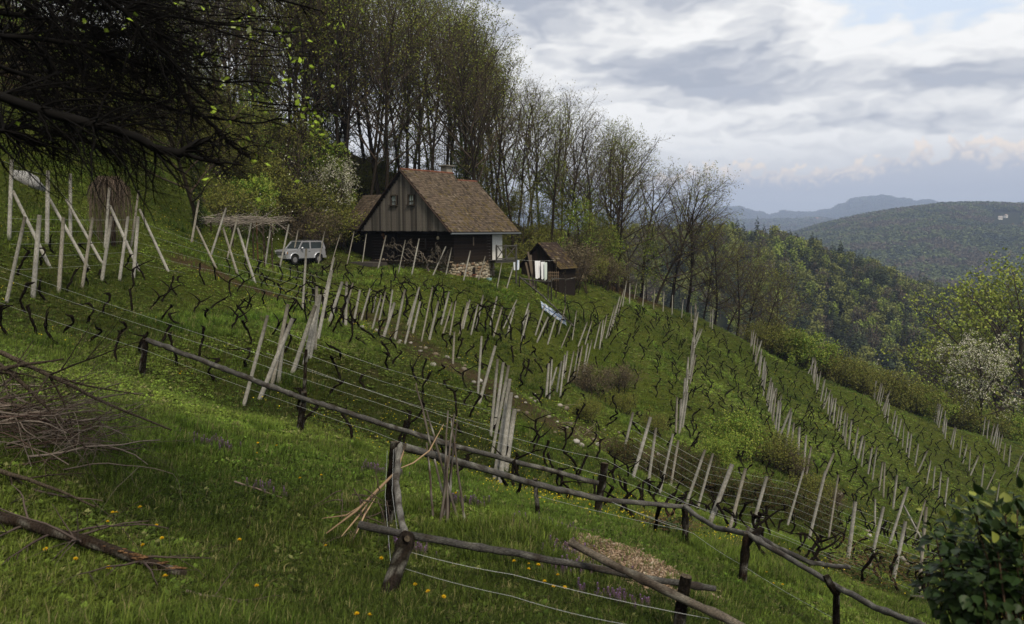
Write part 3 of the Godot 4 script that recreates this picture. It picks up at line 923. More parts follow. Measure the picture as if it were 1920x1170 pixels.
func far_woods() -> void:
	var kinds := [far_conifer(15, 3.6, 280, Color(0.042, 0.058, 0.027)), far_conifer(13, 3.8, 260, Color(0.052, 0.068, 0.03)), far_conifer(16, 3.2, 280, Color(0.036, 0.050, 0.027)),
		far_broadleaf(14, 4.0, 330, 1.0, [Color(0.12, 0.135, 0.036), Color(0.145, 0.155, 0.042)]), far_broadleaf(13, 3.8, 300, 0.9, [Color(0.09, 0.068, 0.05), Color(0.07, 0.07, 0.035)], true), far_broadleaf(13, 3.6, 330, 0.95, [Color(0.19, 0.23, 0.045), Color(0.16, 0.21, 0.04)]), far_broadleaf(12, 4.2, 300, 0.95, [Color(0.17, 0.18, 0.045), Color(0.145, 0.165, 0.042)])]
	var where := [[], [], [], [], [], [], []]
	var tint := []
	for k in 7:
		tint.append(PackedColorArray())
	# the wooded ridge across the valley, seen as one wood
	for i in 5200:
		var t := rr(-0.45, 0.86)
		var d := sqrt(rr(165.0 * 165.0, 500.0 * 500.0))
		var x := t * d
		var c := nz.get_noise_2d(x * 0.9, d * 0.9)
		var k := 0
		var q := rng.randf()
		if t < 0.2:
			k = 4 if q < 0.5 else 3 if q < 0.8 else 6
		elif c + rr(-0.35, 0.35) > -0.02 or d < 240.0 and q < 0.7:
			k = 3 if q < 0.3 else 4 if q < 0.62 else 6 if q < 0.9 else 5
		else:
			k = rng.randi() % 3 if q < 0.94 else 5
		var s := rr(0.7, 1.15)
		where[k].append(Transform3D(Basis(Vector3.UP, rr(0, TAU)).scaled(Vector3(s, s * rr(0.9, 1.15), s)), Vector3(x, gh(x, -d), -d)))
		tint[k].append(Color.WHITE * rr(0.75, 1.25))
	var names := ["far_conifer_wood", "far_conifer_wood", "far_conifer_wood", "far_broadleaf_wood", "far_bare_wood", "far_lime_wood", "far_olive_wood"]
	var words := ["dark conifers covering the ridge across the valley", "mid green conifers covering the ridge across the valley", "narrow dark conifers covering the ridge across the valley", "green broadleaf trees among the conifers on the ridge", "bare brown trees scattered on the ridge across the valley", "small lime green trees scattered on the ridge", "olive trees in leaf bud scattered on the ridge"]
	for k in 7:
		tag(scatter(names[k], kinds[k], M.needle, where[k], tint[k]), words[k], "wood", "wooded ridge across the valley")
	# the brightest young beeches on that ridge can be told apart
	var bright := [[1607, 527], [1545, 500], [1690, 545], [1765, 560], [1585, 470], [1520, 560], [1650, 600], [1715, 615], [1560, 600], [1480, 470], [1630, 640], [1500, 520], [1740, 660], [1600, 575], [1675, 640], [1455, 450]]
	bright.sort_custom(func(a, b): return a[0] < b[0])
	for i in bright.size():
		var d := 200.0
		var p := Vector3.ZERO
		while d < 520.0:
			p = W(bright[i][0], bright[i][1] + 24, d)
			if p.y < gh(p.x, p.z):
				break
			d += 4.0
		var o := solo("lime_tree", kinds[5], M.leaf, Vector3(p.x, gh(p.x, p.z), p.z), "lime-green young beech among dark conifers, %s bright one from left" % ordinal(i), "tree", "bright young beeches on the ridge")
		o.scale = Vector3(0.8, 1.05, 0.8) * rr(0.8, 1.15)
		o.rotation.y = rr(0, TAU)
	# woods on the big hill beyond and the blue hills behind it
	var crowns := []
	for k in 4:
		crowns.append(far_broadleaf(12, 6.0, 46, 4.2, [[Color(0.07, 0.088, 0.036)], [Color(0.095, 0.08, 0.055)], [Color(0.10, 0.125, 0.042)], [Color(0.035, 0.05, 0.03)]][k]))
	var far := [[], [], [], []]
	var ft := [PackedColorArray(), PackedColorArray(), PackedColorArray(), PackedColorArray()]
	for i in 29000:
		var t := rr(0.3, 0.78)
		var d := rr(620.0, 2250.0)
		if pow((d - 1010.0) / 60.0, 2) + pow((t - 0.622) / 0.019, 2) < 1.0:
			continue
		var x := t * d
		if absf(t - 0.652) < 0.022 and absf(d - 1660.0) < 130.0:
			continue
		var c := nz.get_noise_2d(x * 0.14, d * 0.14) + rr(-0.2, 0.2)
		var k := 3 if c > 0.3 else 2 if c > 0.1 and rng.randf() < 0.6 else 0 if c > -0.15 else 1
		var s := rr(0.8, 1.3)
		far[k].append(Transform3D(Basis(Vector3.UP, rr(0, TAU)).scaled(Vector3(s, s, s)), Vector3(x, gh(x, -d) - 1.0, -d)))
		ft[k].append(Color.WHITE * rr(0.75, 1.25))
	for i in 9000:
		var t := rr(0.1, 0.8)
		var d := rr(3300.0, 4700.0) if i < 3000 else rr(5400.0, 7200.0)
		var x := t * d
		var k := 0 if rng.randf() < 0.5 else 1
		var s := rr(1.2, 2.2)
		far[k].append(Transform3D(Basis(Vector3.UP, rr(0, TAU)).scaled(Vector3(s * 1.6, s, s * 1.6)), Vector3(x, gh(x, -d) - 4.0, -d)))
		ft[k].append(Color.WHITE * rr(0.75, 1.2))
	for k in 4:
		tag(scatter("distant_wood", crowns[k], M.needle, far[k], ft[k]), ["green woods over the distant hills", "brown leafless woods over the distant hills", "lime green patches of wood on the distant hill", "dark conifer patches on the distant hill"][k], "wood", "woods of the distant hills")

func grass_blades(n: int, h: float, spread: float, w: float) -> ArrayMesh:
	var m := MB.new()
	for i in n:
		var a := rr(0, TAU)
		var at := Vector3(cos(a), 0, sin(a)) * spread * sqrt(rng.randf())
		var d := Vector3(cos(a + rr(-1, 1)), 0, sin(a + rr(-1, 1)))
		var s := Vector3(-d.z, 0, d.x)
		var l := h * rr(0.45, 1.15)
		var bend := rr(0.1, 1.3)
		var p1 := at + Vector3(0, l * 0.55, 0) + d * l * bend * 0.25
		var p2 := at + Vector3(0, l * (1.0 - bend * 0.35), 0) + d * l * bend * 0.8
		var g := Color(0.85, 1.0, 0.8) * rr(0.75, 1.3)
		var k := m.v.size()
		var nn := (Vector3.UP * 0.35 - d).normalized()
		m.vert(at - s * w + Vector3(0, -0.02, 0), nn, g * 0.8)
		m.vert(at + s * w + Vector3(0, -0.02, 0), nn, g * 0.8)
		m.vert(p1 + s * w * 0.8, nn, g)
		m.vert(p1 - s * w * 0.8, nn, g)
		m.vert(p2, nn, g * 1.1)
		m.ix.append_array(PackedInt32Array([k, k + 2, k + 1, k, k + 3, k + 2, k + 3, k + 4, k + 2]))
	return m.mesh()

func weed(n: int, size: float) -> ArrayMesh:
	var m := MB.new()
	for i in n:
		var a := rr(0, TAU)
		var d := Vector3(cos(a), rr(0.15, 0.9), sin(a)).normalized()
		m.leaf(Vector3(0, 0.01, 0) + d * size * rr(0.1, 0.6), d, Vector3.UP, size * rr(0.7, 1.3), size * rr(0.4, 0.8), Color(0.8, 1.0, 0.75) * rr(0.8, 1.25))
	return m.mesh()

func meadow() -> void:
	var kinds := [grass_blades(9, 0.075, 0.05, 0.0026), grass_blades(9, 0.11, 0.06, 0.0028), grass_blades(12, 0.22, 0.07, 0.0036), weed(11, 0.032), weed(8, 0.05)]
	var where := [[], [], [], [], []]
	var tint := [PackedColorArray(), PackedColorArray(), PackedColorArray(), PackedColorArray(), PackedColorArray()]
	var specks := []
	var st := PackedColorArray()
	for i in 330000:
		var d := 3.4 * exp(rng.randf() * 3.36)
		var t := rr(-0.74, 0.74)
		var x := t * d
		var z := -d
		var b := bare(x, z)
		if rng.randf() < b * 0.85:
			continue
		var wd := woods(x, z)
		if rng.randf() < wd * 0.7:
			continue
		if d > 49.0 and d < 64.0 and in_house(x, z):
			continue
		var y := gh(x, z)
		var c: Color
		var lush := nz2.get_noise_2d(x * 2.2 + 20.0, z * 2.2)
		var u := nz.get_noise_2d(x * 3.0 + 50.0, z * 3.0)
		var k := 2 if lush > 0.26 and rng.randf() < (0.7 if d > 6.5 else 0.15) else 1 if lush > -0.12 else 0
		if u > 0.05 and rng.randf() < 0.5 or rng.randf() < 0.14:
			k = 3 if rng.randf() < 0.75 else 4
		var far := smoothstep(12.0, 70.0, d)
		var s := rr(0.65, 1.3) * lerpf(1.0, 1.5, far)
		var wide := s * lerpf(1.0, 2.2, far)
		var bs := Basis(Vector3.UP, rr(0, TAU)).scaled(Vector3(wide, s, wide))
		var lean := ground_normal(x, z) if d < 12.0 else Vector3(0.33, 0.94, 0.1)
		bs = Basis(Quaternion(Vector3.UP, (lean + Vector3.UP).normalized())) * bs
		where[k].append(Transform3D(bs, Vector3(x, y, z)))
		c = Color(0.050, 0.073, 0.012).lerp(Color(0.086, 0.102, 0.019), clampf(0.5 + u + 0.5 * lush, 0.0, 1.0)) * (rr(0.5, 1.6) if rng.randf() < 0.6 else rr(1.2, 2.6)) + (Color(0.0, 0.012, 0.0) if lush > 0.2 else Color(0, 0, 0))
		c = c * clampf(0.92 + 1.1 * nz.get_noise_2d(x * 1.6 + 200.0, z * 1.6), 0.55, 1.25)
		if rng.randf() < 0.09:
			c = Color(0.20, 0.17, 0.08) * rr(0.6, 1.2)
		tint[k].append(c)
		# yellow cress, thickest among the vines
		if i % 8 == 0 and d > 10.0 and seen_at(Vector3(x, y, z)).y < along(vines_foot, seen_at(Vector3(x, y, z)).x) - 10.0:
			var f := nz.get_noise_2d(x * 1.1 + 8.0, z * 1.1 + 5.0)
			if rng.randf() < clampf(0.12 + f * 0.9, 0.015, 0.5):
				for q in 2:
					specks.append(Transform3D(Basis(rdir(), rr(0, TAU)).scaled(Vector3.ONE * rr(0.6, 1.1) * lerpf(0.8, 1.6, far)), Vector3(x + rr(-0.2, 0.2), y + rr(0.06, 0.16), z + rr(-0.2, 0.2))))
					st.append(Color(0.5, 0.40, 0.02) * rr(0.7, 1.1))
	var nm := ["short_grass", "grass", "tall_grass", "clover", "dock_leaves"]
	for k in 5:
		tag(scatter(nm[k], kinds[k], M.grass, where[k], tint[k]), ["short grass growing all over the hillside", "meadow grass growing all over the hillside", "taller grass tufts standing in the meadow", "low clover and herbs among the grass", "broad-leaved weeds among the grass"][k], "grass", "grass and herbs of the hillside")
	var f := MB.new()
	for i in 5:
		var a := TAU * i / 5
		f.leaf(Vector3.ZERO, Vector3(cos(a), 0.25, sin(a)).normalized(), Vector3.UP, 0.02, 0.018, Color.WHITE)
	tag(scatter("yellow_cress", f.mesh(), M.petal, specks, st), "tiny yellow flowers sprinkled among the vines", "flowers", "yellow flowers in the grass")

var house_at := Vector3.ZERO
var house_turn := Basis()
func in_house(x: float, z: float) -> bool:
	var q := house_turn.inverse() * (Vector3(x, house_at.y, z) - house_at)
	return absf(q.x) < 4.4 and q.z < -0.8 and q.z > -7.4

# ---------------------------------------------------------------- the farmhouse
func tiles(m: MB, o: Vector3, ax: Vector3, down: Vector3, l: float, s: float, col: Color, moss := 0.0, cut = null) -> void:
	# rows of flat clay tiles: o is the ridge end, ax along the ridge, down along the slope
	var nn := down.cross(ax).normalized()
	if nn.y < 0.0:
		nn = -nn
	var course := 0.2
	var rows := int(s / course)
	var wide := 0.185
	var cols := int(l / wide)
	for i in rows:
		for j in cols:
			var a := j * l / cols + (0.0 if i % 2 == 0 else 0.5 * l / cols)
			var u := i * s / rows
			var w := l / cols - 0.008
			if a + w > l:
				w = l - a
			if w < 0.03:
				continue
			var at := o + ax * (a + w * 0.5) + down * (u + course * 0.62) + nn * (0.035 + rr(-0.006, 0.006))
			if cut != null and cut.call(at):
				continue
			var tilt := (down + nn * 0.10 * rr(0.6, 1.3)).normalized()
			var across := ax * rr(0.998, 1.0) + nn * rr(-0.02, 0.02)
			var up := tilt.cross(across.normalized()).normalized()
			if up.dot(nn) < 0.0:
				up = -up
			var c := col * rr(0.62, 1.3)
			var q := rng.randf()
			var patch := nz.get_noise_3d(at.x * 4.0, at.y * 4.0, at.z * 4.0)
			if q < 0.035:
				c = Color(0.24, 0.19, 0.14) * rr(0.6, 1.0)
			elif q < 0.16 + 0.3 * patch:
				c = col * 0.5
			if rng.randf() < moss * clampf(float(i) / rows + patch, 0.0, 1.0):
				c = c.lerp(Color(0.13, 0.095, 0.028), 0.65)
			m.box(Transform3D(Basis(across.normalized(), up, tilt), at), Vector3(w, 0.03, course * 1.35), c)

func planks(parent: Node3D, called: String, x0: float, x1: float, w: float, top: Callable, bottom: float, z: float, col: Color, holes: Array) -> void:
	var x := x0
	while x < x1 - 0.04:
		var ww := minf(w * rr(0.75, 1.25), x1 - x)
		var y1: float = minf(top.call(x + 0.01), top.call(x + ww - 0.01))
		var spans := [[bottom + rr(-0.03, 0.03), y1]]
		for h in holes:
			if x + ww > h[0] and x < h[1]:
				spans = [[spans[0][0], h[2]], [h[3], spans[0][1]]]
		var c := col * (rr(0.35, 0.7) if rng.randf() < 0.25 else rr(0.75, 1.5))
		for s in spans:
			if s[1] - s[0] < 0.05:
				continue
			var m := MB.new()
			var zz := z + rr(0.0, 0.022)
			m.bx(Vector3(x + ww * 0.5, (s[0] + s[1]) * 0.5, zz), Vector3(ww - 0.014, s[1] - s[0], 0.03), c)
			part(called, m.mesh(), M.wood, parent)
		x += ww

func stones(m: MB, o: Vector3, ax: Vector3, nn: Vector3, l: float, h: float, size: float) -> void:
	var y := 0.0
	while y < h:
		var hh := size * rr(0.6, 1.2)
		var x := 0.0
		while x < l:
			var w := size * rr(0.7, 1.9)
			var c: Color = [Color(0.36, 0.29, 0.20), Color(0.44, 0.38, 0.28), Color(0.27, 0.22, 0.16), Color(0.30, 0.20, 0.13), Color(0.50, 0.45, 0.36)][rng.randi() % 5] * rr(0.75, 1.15)
			var r := Vector3(w * 0.55, hh * rr(0.42, 0.75), 0.09)
			var p := o + ax * minf(x + w * 0.5, l - 0.05) + Vector3(0, y + hh * 0.5 + rr(-0.07, 0.07), 0) + nn * rr(-0.01, 0.03)
			var k := m.v.size()
			m.blob(Vector3.ZERO, r, c, nz, 0.3, 8, 5)
			var b := Basis(ax, Vector3.UP, nn).rotated(nn, rr(-0.3, 0.3))
			for q in range(k, m.v.size()):
				m.v[q] = p + b * m.v[q]
				m.n[q] = (b * (m.n[q] / r)).normalized()
			x += w
		y += hh

func window(parent: Node3D, x: float, y: float, z: float, w: float, h: float) -> void:
	var f := MB.new()
	var wood := Color(0.085, 0.068, 0.052)
	f.bx(Vector3(-w * 0.5 - 0.04, 0, 0), Vector3(0.08, h + 0.16, 0.09), wood)
	f.bx(Vector3(w * 0.5 + 0.04, 0, 0), Vector3(0.08, h + 0.16, 0.09), wood)
	f.bx(Vector3(0, h * 0.5 + 0.04, 0.002), Vector3(w, 0.08, 0.09), wood)
	f.bx(Vector3(0, -h * 0.5 - 0.05, 0.03), Vector3(w + 0.34, 0.07, 0.2), wood * 0.9)
	f.bx(Vector3(0, 0, -0.06), Vector3(0.035, h, 0.03), wood * 0.8)
	f.bx(Vector3(0, -h * 0.12, -0.059), Vector3(w, 0.03, 0.028), wood * 0.8)
	var o := part("window", f.mesh(), M.wood, parent)
	o.position = Vector3(x, y, z)
	var g := MB.new()
	g.bx(Vector3(0, 0, -0.085), Vector3(w, h, 0.008), Color.WHITE)
	part("pane", g.mesh(), M.window_glass, o)
	var c := MB.new()
	var n := 14
	for k in n:
		var a := -w * 0.46 + w * 0.92 * k / n
		var b := -w * 0.46 + w * 0.92 * (k + 1) / n
		var za := -0.12 + 0.012 * (k % 2)
		var zb := -0.12 + 0.012 * ((k + 1) % 2)
		c.quad(Vector3(a, -h * 0.08, za), Vector3(b, -h * 0.08, zb), Vector3(b, h * 0.5, zb), Vector3(a, h * 0.5, za), Color(0.40, 0.46, 0.40))
	part("curtain", c.mesh(), M.cloth, o)

func farmhouse() -> void:
	M.window_glass = StandardMaterial3D.new()
	M.window_glass.albedo_color = Color(0.9, 0.95, 0.95, 0.16)
	M.window_glass.transparency = BaseMaterial3D.TRANSPARENCY_ALPHA
	M.window_glass.roughness = 0.05
	var o := thing("farmhouse", "old timber farmhouse with steep brown tiled roof above the vineyard terrace", "house", house_at)
	o.rotation.y = deg_to_rad(-38)
	# local axes: +z faces the gable's front, +x the long tiled side; y = 0 is 3.6 m under the eaves
	var ev := 3.6
	var half := 4.65
	var rise := 4.27
	var pitch := rise / half
	var slope := sqrt(half * half + rise * rise)
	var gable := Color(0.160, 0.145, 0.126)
	planks(o, "gable_board", -half + 0.12, half - 0.12, 0.2, func(x): return ev + rise - absf(x) * pitch - 0.12, ev - 0.12, 0.0, gable, [[-1.18, -0.62, 5.35, 6.05], [0.62, 1.18, 5.35, 6.05]])
	window(o, -0.9, 5.70, 0.03, 0.5, 0.66)
	window(o, 0.9, 5.70, 0.03, 0.5, 0.66)
	var m := MB.new()
	# solid body behind the boards: dark log walls, attic, floor
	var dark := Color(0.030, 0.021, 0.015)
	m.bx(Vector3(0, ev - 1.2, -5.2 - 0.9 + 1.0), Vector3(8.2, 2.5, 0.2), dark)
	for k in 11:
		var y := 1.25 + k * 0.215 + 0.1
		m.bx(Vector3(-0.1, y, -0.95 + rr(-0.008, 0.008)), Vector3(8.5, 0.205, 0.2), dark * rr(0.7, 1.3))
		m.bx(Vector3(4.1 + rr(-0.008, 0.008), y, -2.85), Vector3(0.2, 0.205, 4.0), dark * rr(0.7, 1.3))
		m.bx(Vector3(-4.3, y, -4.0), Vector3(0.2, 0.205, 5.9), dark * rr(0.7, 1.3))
	m.bx(Vector3(0, ev - 0.14, -3.8), Vector3(8.7, 0.14, 7.3), dark)
	m.bx(Vector3(-0.1, 1.2, -3.6), Vector3(8.3, 0.14, 6.2), dark)
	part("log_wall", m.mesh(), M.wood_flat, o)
	# attic end wall behind the gable boards, so that the windows open into a dark room
	m = MB.new()
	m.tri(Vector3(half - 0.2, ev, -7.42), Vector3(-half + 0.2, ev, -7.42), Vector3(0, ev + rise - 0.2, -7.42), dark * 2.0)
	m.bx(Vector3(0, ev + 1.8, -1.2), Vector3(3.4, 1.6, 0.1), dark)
	part("attic_wall", m.mesh(), M.wood, o)
	# windows and door of the ground floor, under the overhang
	m = MB.new()
	m.bx(Vector3(-2.0, 2.3, -0.83), Vector3(0.95, 2.0, 0.06), Color(0.012, 0.01, 0.008))
	part("door", m.mesh(), M.wood, o)
	window(o, 1.1, 2.55, -0.82, 0.6, 0.62)
	m = MB.new()
	m.bx(Vector3(4.235, 2.75, -2.9), Vector3(0.03, 0.62, 0.1), Color(0.33, 0.27, 0.2))
	part("wall_board", m.mesh(), M.wood, o)
	# stone footing
	m = MB.new()
	var mortar := Color(0.33, 0.28, 0.21)
	m.bx(Vector3(0, 0.35, -2.85), Vector3(8.2, 1.75, 3.9), mortar)
	m.bx(Vector3(-0.4, 0.35, -5.4), Vector3(7.2, 1.74, 2.0), mortar * 0.8)
	part("footing", m.mesh(), M.stone, o)
	m = MB.new()
	stones(m, Vector3(-4.1, -0.5, -0.9), Vector3.RIGHT, Vector3.BACK, 8.2, 1.7, 0.22)
	stones(m, Vector3(4.1, -0.5, -0.9), Vector3.FORWARD, Vector3.RIGHT, 3.9, 1.72, 0.22)
	stones(m, Vector3(3.2, -0.5, -4.75), Vector3.FORWARD, Vector3.RIGHT, 1.7, 1.7, 0.2)
	part("footing_stones", m.mesh(), M.stone, o, "stuff")
	m = MB.new()
	m.bx(Vector3(4.17, 0.62, -3.0), Vector3(0.1, 0.5, 0.24), Color(0.02, 0.017, 0.014))
	m.bx(Vector3(4.19, 0.32, -3.0), Vector3(0.16, 0.08, 0.4), Color(0.2, 0.08, 0.05))
	m.bx(Vector3(4.17, 0.45, -1.7), Vector3(0.1, 0.3, 0.18), Color(0.02, 0.017, 0.014))
	part("cellar_vent", m.mesh(), M.stone, o)
	# whitewashed wall in the recess behind the balcony
	m = MB.new()
	m.bx(Vector3(3.95, 2.35, -5.62), Vector3(0.24, 2.2, 1.6), Color.WHITE)
	part("white_wall", m.mesh(), M.plaster, o)
	m = MB.new()
	m.bx(Vector3(3.1, 2.3, -6.6), Vector3(0.1, 2.3, 1.2), dark)
	part("recess_wall", m.mesh(), M.wood, o)
	# balcony: deck, posts, rails and crossed braces
	var grey := Color(0.12, 0.115, 0.105)
	m = MB.new()
	for k in 6:
		m.bx(Vector3(4.0 + 0.19 * k, 1.3, -5.8), Vector3(0.18, 0.06, 2.5), grey * rr(0.8, 1.2))
	m.bx(Vector3(4.95, 1.2, -5.8), Vector3(0.1, 0.14, 2.5), grey)
	part("balcony_deck", m.mesh(), M.wood, o)
	for z in [-4.62, -5.7, -6.98]:
		m = MB.new()
		m.bx(Vector3(4.97, 1.9 if z > -6.9 else 0.9, z), Vector3(0.1, 1.15 if z > -6.9 else 3.2, 0.1), grey * 1.1)
		part("balcony_post", m.mesh(), M.wood, o)
	for y in [2.38, 1.45]:
		m = MB.new()
		m.bx(Vector3(5.0, y, -5.8), Vector3(0.09, 0.07, 2.5), grey * 1.2)
		part("balcony_rail", m.mesh(), M.wood_flat, o)
	for q in [[-4.7, -5.65], [-5.75, -6.93]]:
		for s in 2:
			m = MB.new()
			m.bar(Vector3(4.99 + 0.03 * s, 1.48 if s == 0 else 2.35, q[0]), Vector3(4.99 + 0.03 * s, 2.35 if s == 0 else 1.48, q[1]), 0.06, 0.04, grey * 1.1)
			part("balcony_brace", m.mesh(), M.wood, o)
	m = MB.new()
	m.bx(Vector3(4.4, 2.36, -7.0), Vector3(1.1, 0.07, 0.08), grey)
	m.bar(Vector3(3.95, 1.45, -7.03), Vector3(4.93, 2.3, -7.03), 0.06, 0.04, grey)
	part("balcony_end_rail", m.mesh(), M.wood, o)
	# roof: boards, tiles, verge boards, gutter
	var rx := Vector3(half, -rise, 0).normalized()
	var lx := Vector3(-half, -rise, 0).normalized()
	var top := Vector3(0, ev + rise, 0.18)
	var brown := Color(0.130, 0.098, 0.070)
	m = MB.new()
	var nr := Vector3(rise, half, 0).normalized()
	var nl := Vector3(-rise, half, 0).normalized()
	m.box(Transform3D(Basis(Vector3.FORWARD, nr, rx), top + rx * slope * 0.52 + Vector3.FORWARD * 2.75 - nr * 0.06), Vector3(5.5, 0.06, slope * 1.04), Color(0.05, 0.035, 0.025))
	m.box(Transform3D(Basis(Vector3.FORWARD, nr, rx), top + rx * (slope * 0.575) + Vector3.FORWARD * 6.6 - nr * 0.06), Vector3(2.2, 0.06, slope * 0.93), Color(0.05, 0.035, 0.025))
	m.box(Transform3D(Basis(Vector3.FORWARD, nl, lx), top + lx * slope * 0.52 + Vector3.FORWARD * 2.75 - nl * 0.06), Vector3(5.5, 0.06, slope * 1.04), Color(0.05, 0.035, 0.025))
	var low_top := top + rx * 0.78
	m.box(Transform3D(Basis(Vector3.FORWARD, nl, lx), low_top + lx * slope * 0.52 + Vector3.FORWARD * 6.6 - nl * 0.06), Vector3(2.2, 0.06, slope * 1.04), Color(0.05, 0.035, 0.025))
	m.tri(Vector3(0, ev + rise - 0.1, -5.3), Vector3(0, ev + rise - 0.1, -5.3) + rx * 3.0, Vector3(0, ev + rise - 0.1, -5.3) + lx * 3.0, dark)
	var roof := part("roof", m.mesh(), M.wood, o)
	m = MB.new()
	tiles(m, top, Vector3.FORWARD, rx, 5.45, slope * 1.04, brown, 0.25)
	tiles(m, top + rx * 0.78 + Vector3.FORWARD * 5.45, Vector3.FORWARD, rx, 2.25, slope * 1.04 - 0.78, brown, 0.4)
	tiles(m, top, Vector3.FORWARD, lx, 5.45, slope * 1.04, brown * 0.9, 0.3)
	tiles(m, low_top + Vector3.FORWARD * 5.45, Vector3.FORWARD, lx, 2.25, slope * 1.04, brown * 0.9, 0.3)
	part("roof_tiles", m.mesh(), M.tile, roof, "stuff")
	for k in 17:
		m = MB.new()
		var z := 0.16 - k * 0.325
		m.tube(PackedVector3Array([Vector3(0, ev + rise + 0.02, z), Vector3(0, ev + rise + 0.035, z - 0.34)]), PackedFloat32Array([0.1, 0.085]), 10, Color(0.22, 0.095, 0.06) * rr(0.7, 1.2), true)
		part("ridge_tile", m.mesh(), M.tile, roof)
	for k in 7:
		m = MB.new()
		var q := top + rx * 0.78 + Vector3.FORWARD * (5.45 + k * 0.32)
		m.tube(PackedVector3Array([q, q + Vector3(0, 0.01, -0.33)]), PackedFloat32Array([0.1, 0.085]), 10, Color(0.20, 0.085, 0.055) * rr(0.7, 1.2), true)
		part("ridge_tile", m.mesh(), M.tile, roof)
	m = MB.new()
	m.bar(top + Vector3(0, -0.06, 0.02), top + rx * slope * 1.03 + Vector3(0, -0.06, 0.02), 0.16, 0.04, Color(0.07, 0.045, 0.032))
	part("verge_board", m.mesh(), M.wood, roof)
	m = MB.new()
	m.bar(top + Vector3(0, -0.06, 0.021), top + lx * slope * 1.03 + Vector3(0, -0.06, 0.021), 0.16, 0.04, Color(0.07, 0.045, 0.032))
	part("verge_board", m.mesh(), M.wood, roof)
	m = MB.new()
	var gut := top + rx * slope * 1.06
	m.rod(gut + Vector3(0.02, -0.05, 0.05), gut + Vector3(0.02, -0.05, -7.75), 0.07, 0.07, 8, Color.WHITE)
	part("gutter", m.mesh(), M.copper, roof)
	# chimney behind the ridge
	m = MB.new()
	m.bx(Vector3(-0.35, ev + rise + 0.0, -5.05), Vector3(0.62, 1.1, 0.62), Color(0.36, 0.33, 0.28))
	var ch := part("chimney", m.mesh(), M.stone, o)
	m = MB.new()
	m.bx(Vector3(-0.35, ev + rise + 0.6, -5.05), Vector3(0.95, 0.1, 0.95), Color(0.22, 0.20, 0.17))
	part("chimney_cap", m.mesh(), M.stone, ch)
	# side wing at the back left with its own tiled roof
	m = MB.new()
	m.bx(Vector3(-6.3, 2.2, -3.4), Vector3(3.0, 2.6, 3.6), dark)
	part("wing_wall", m.mesh(), M.wood_flat, o)
	m = MB.new()
	var wtop := Vector3(-8.2, ev + 2.75, -3.5)
	var wd := Vector3(0.0, -2.75, 2.75).normalized()
	var wa := Vector3(5.4, -0.04, 0)
	m.tri(wtop + Vector3(0, -0.04, 0), wtop + Vector3(0, -0.04, 0) + wd * 3.9, wtop + wd * 3.9 + Vector3(3.6, -0.04, 0), Color(0.05, 0.035, 0.025))
	m.tri(wtop + Vector3(0, -0.04, 0), wtop + wd * 3.9 + Vector3(3.6, -0.04, 0), wtop + wa - Vector3(2.0, 0, 0), Color(0.05, 0.035, 0.025))
	m.quad(wtop + Vector3(0, -0.04, 0), wtop + wa - Vector3(1.0, 0, 0), wtop + Vector3(4.0, -2.7, -2.7), wtop + Vector3(0, -2.7, -2.7), Color(0.05, 0.035, 0.025))
	var wr := part("wing_roof", m.mesh(), M.wood, o)
	m = MB.new()
	tiles(m, wtop, Vector3.RIGHT, wd, 5.4, 3.9, brown * 0.75, 0.2, func(p): return p.z < 0.1 and p.y < ev + rise - absf(p.x) * pitch + 0.06 and p.x > -half * 1.04 or p.z > -0.15 and p.x > -half * 1.02)
	part("wing_tiles", m.mesh(), M.tile, wr, "stuff")
	# house lamp and a few things on the wall
	m = MB.new()
	m.blob(Vector3(2.9, 3.0, -0.6), Vector3(0.1, 0.13, 0.1), Color(0.5, 0.42, 0.28), nz, 0.0)
	m.bx(Vector3(2.9, 3.28, -0.6), Vector3(0.03, 0.35, 0.03), Color(0.05, 0.04, 0.03))
	part("hanging_lamp", m.mesh(), M.flat, o)
	for q in [[-2.9, 3.2, 0.13], [-2.75, 2.95, 0.1]]:
		m = MB.new()
		m.blob(Vector3(q[0], q[1], -0.72), Vector3(q[2], q[2], q[2]), Color(0.22, 0.10, 0.04), nz, 0.1)
		part("hanging_basket", m.mesh(), M.flat, o)
	# the paved terrace before the gable
	m = MB.new()
	m.bx(Vector3(-3.6, 1.0, 0.1), Vector3(2.6, 0.3, 1.6), Color(0.10, 0.09, 0.08))
	part("terrace_slab", m.mesh(), M.stone, o)

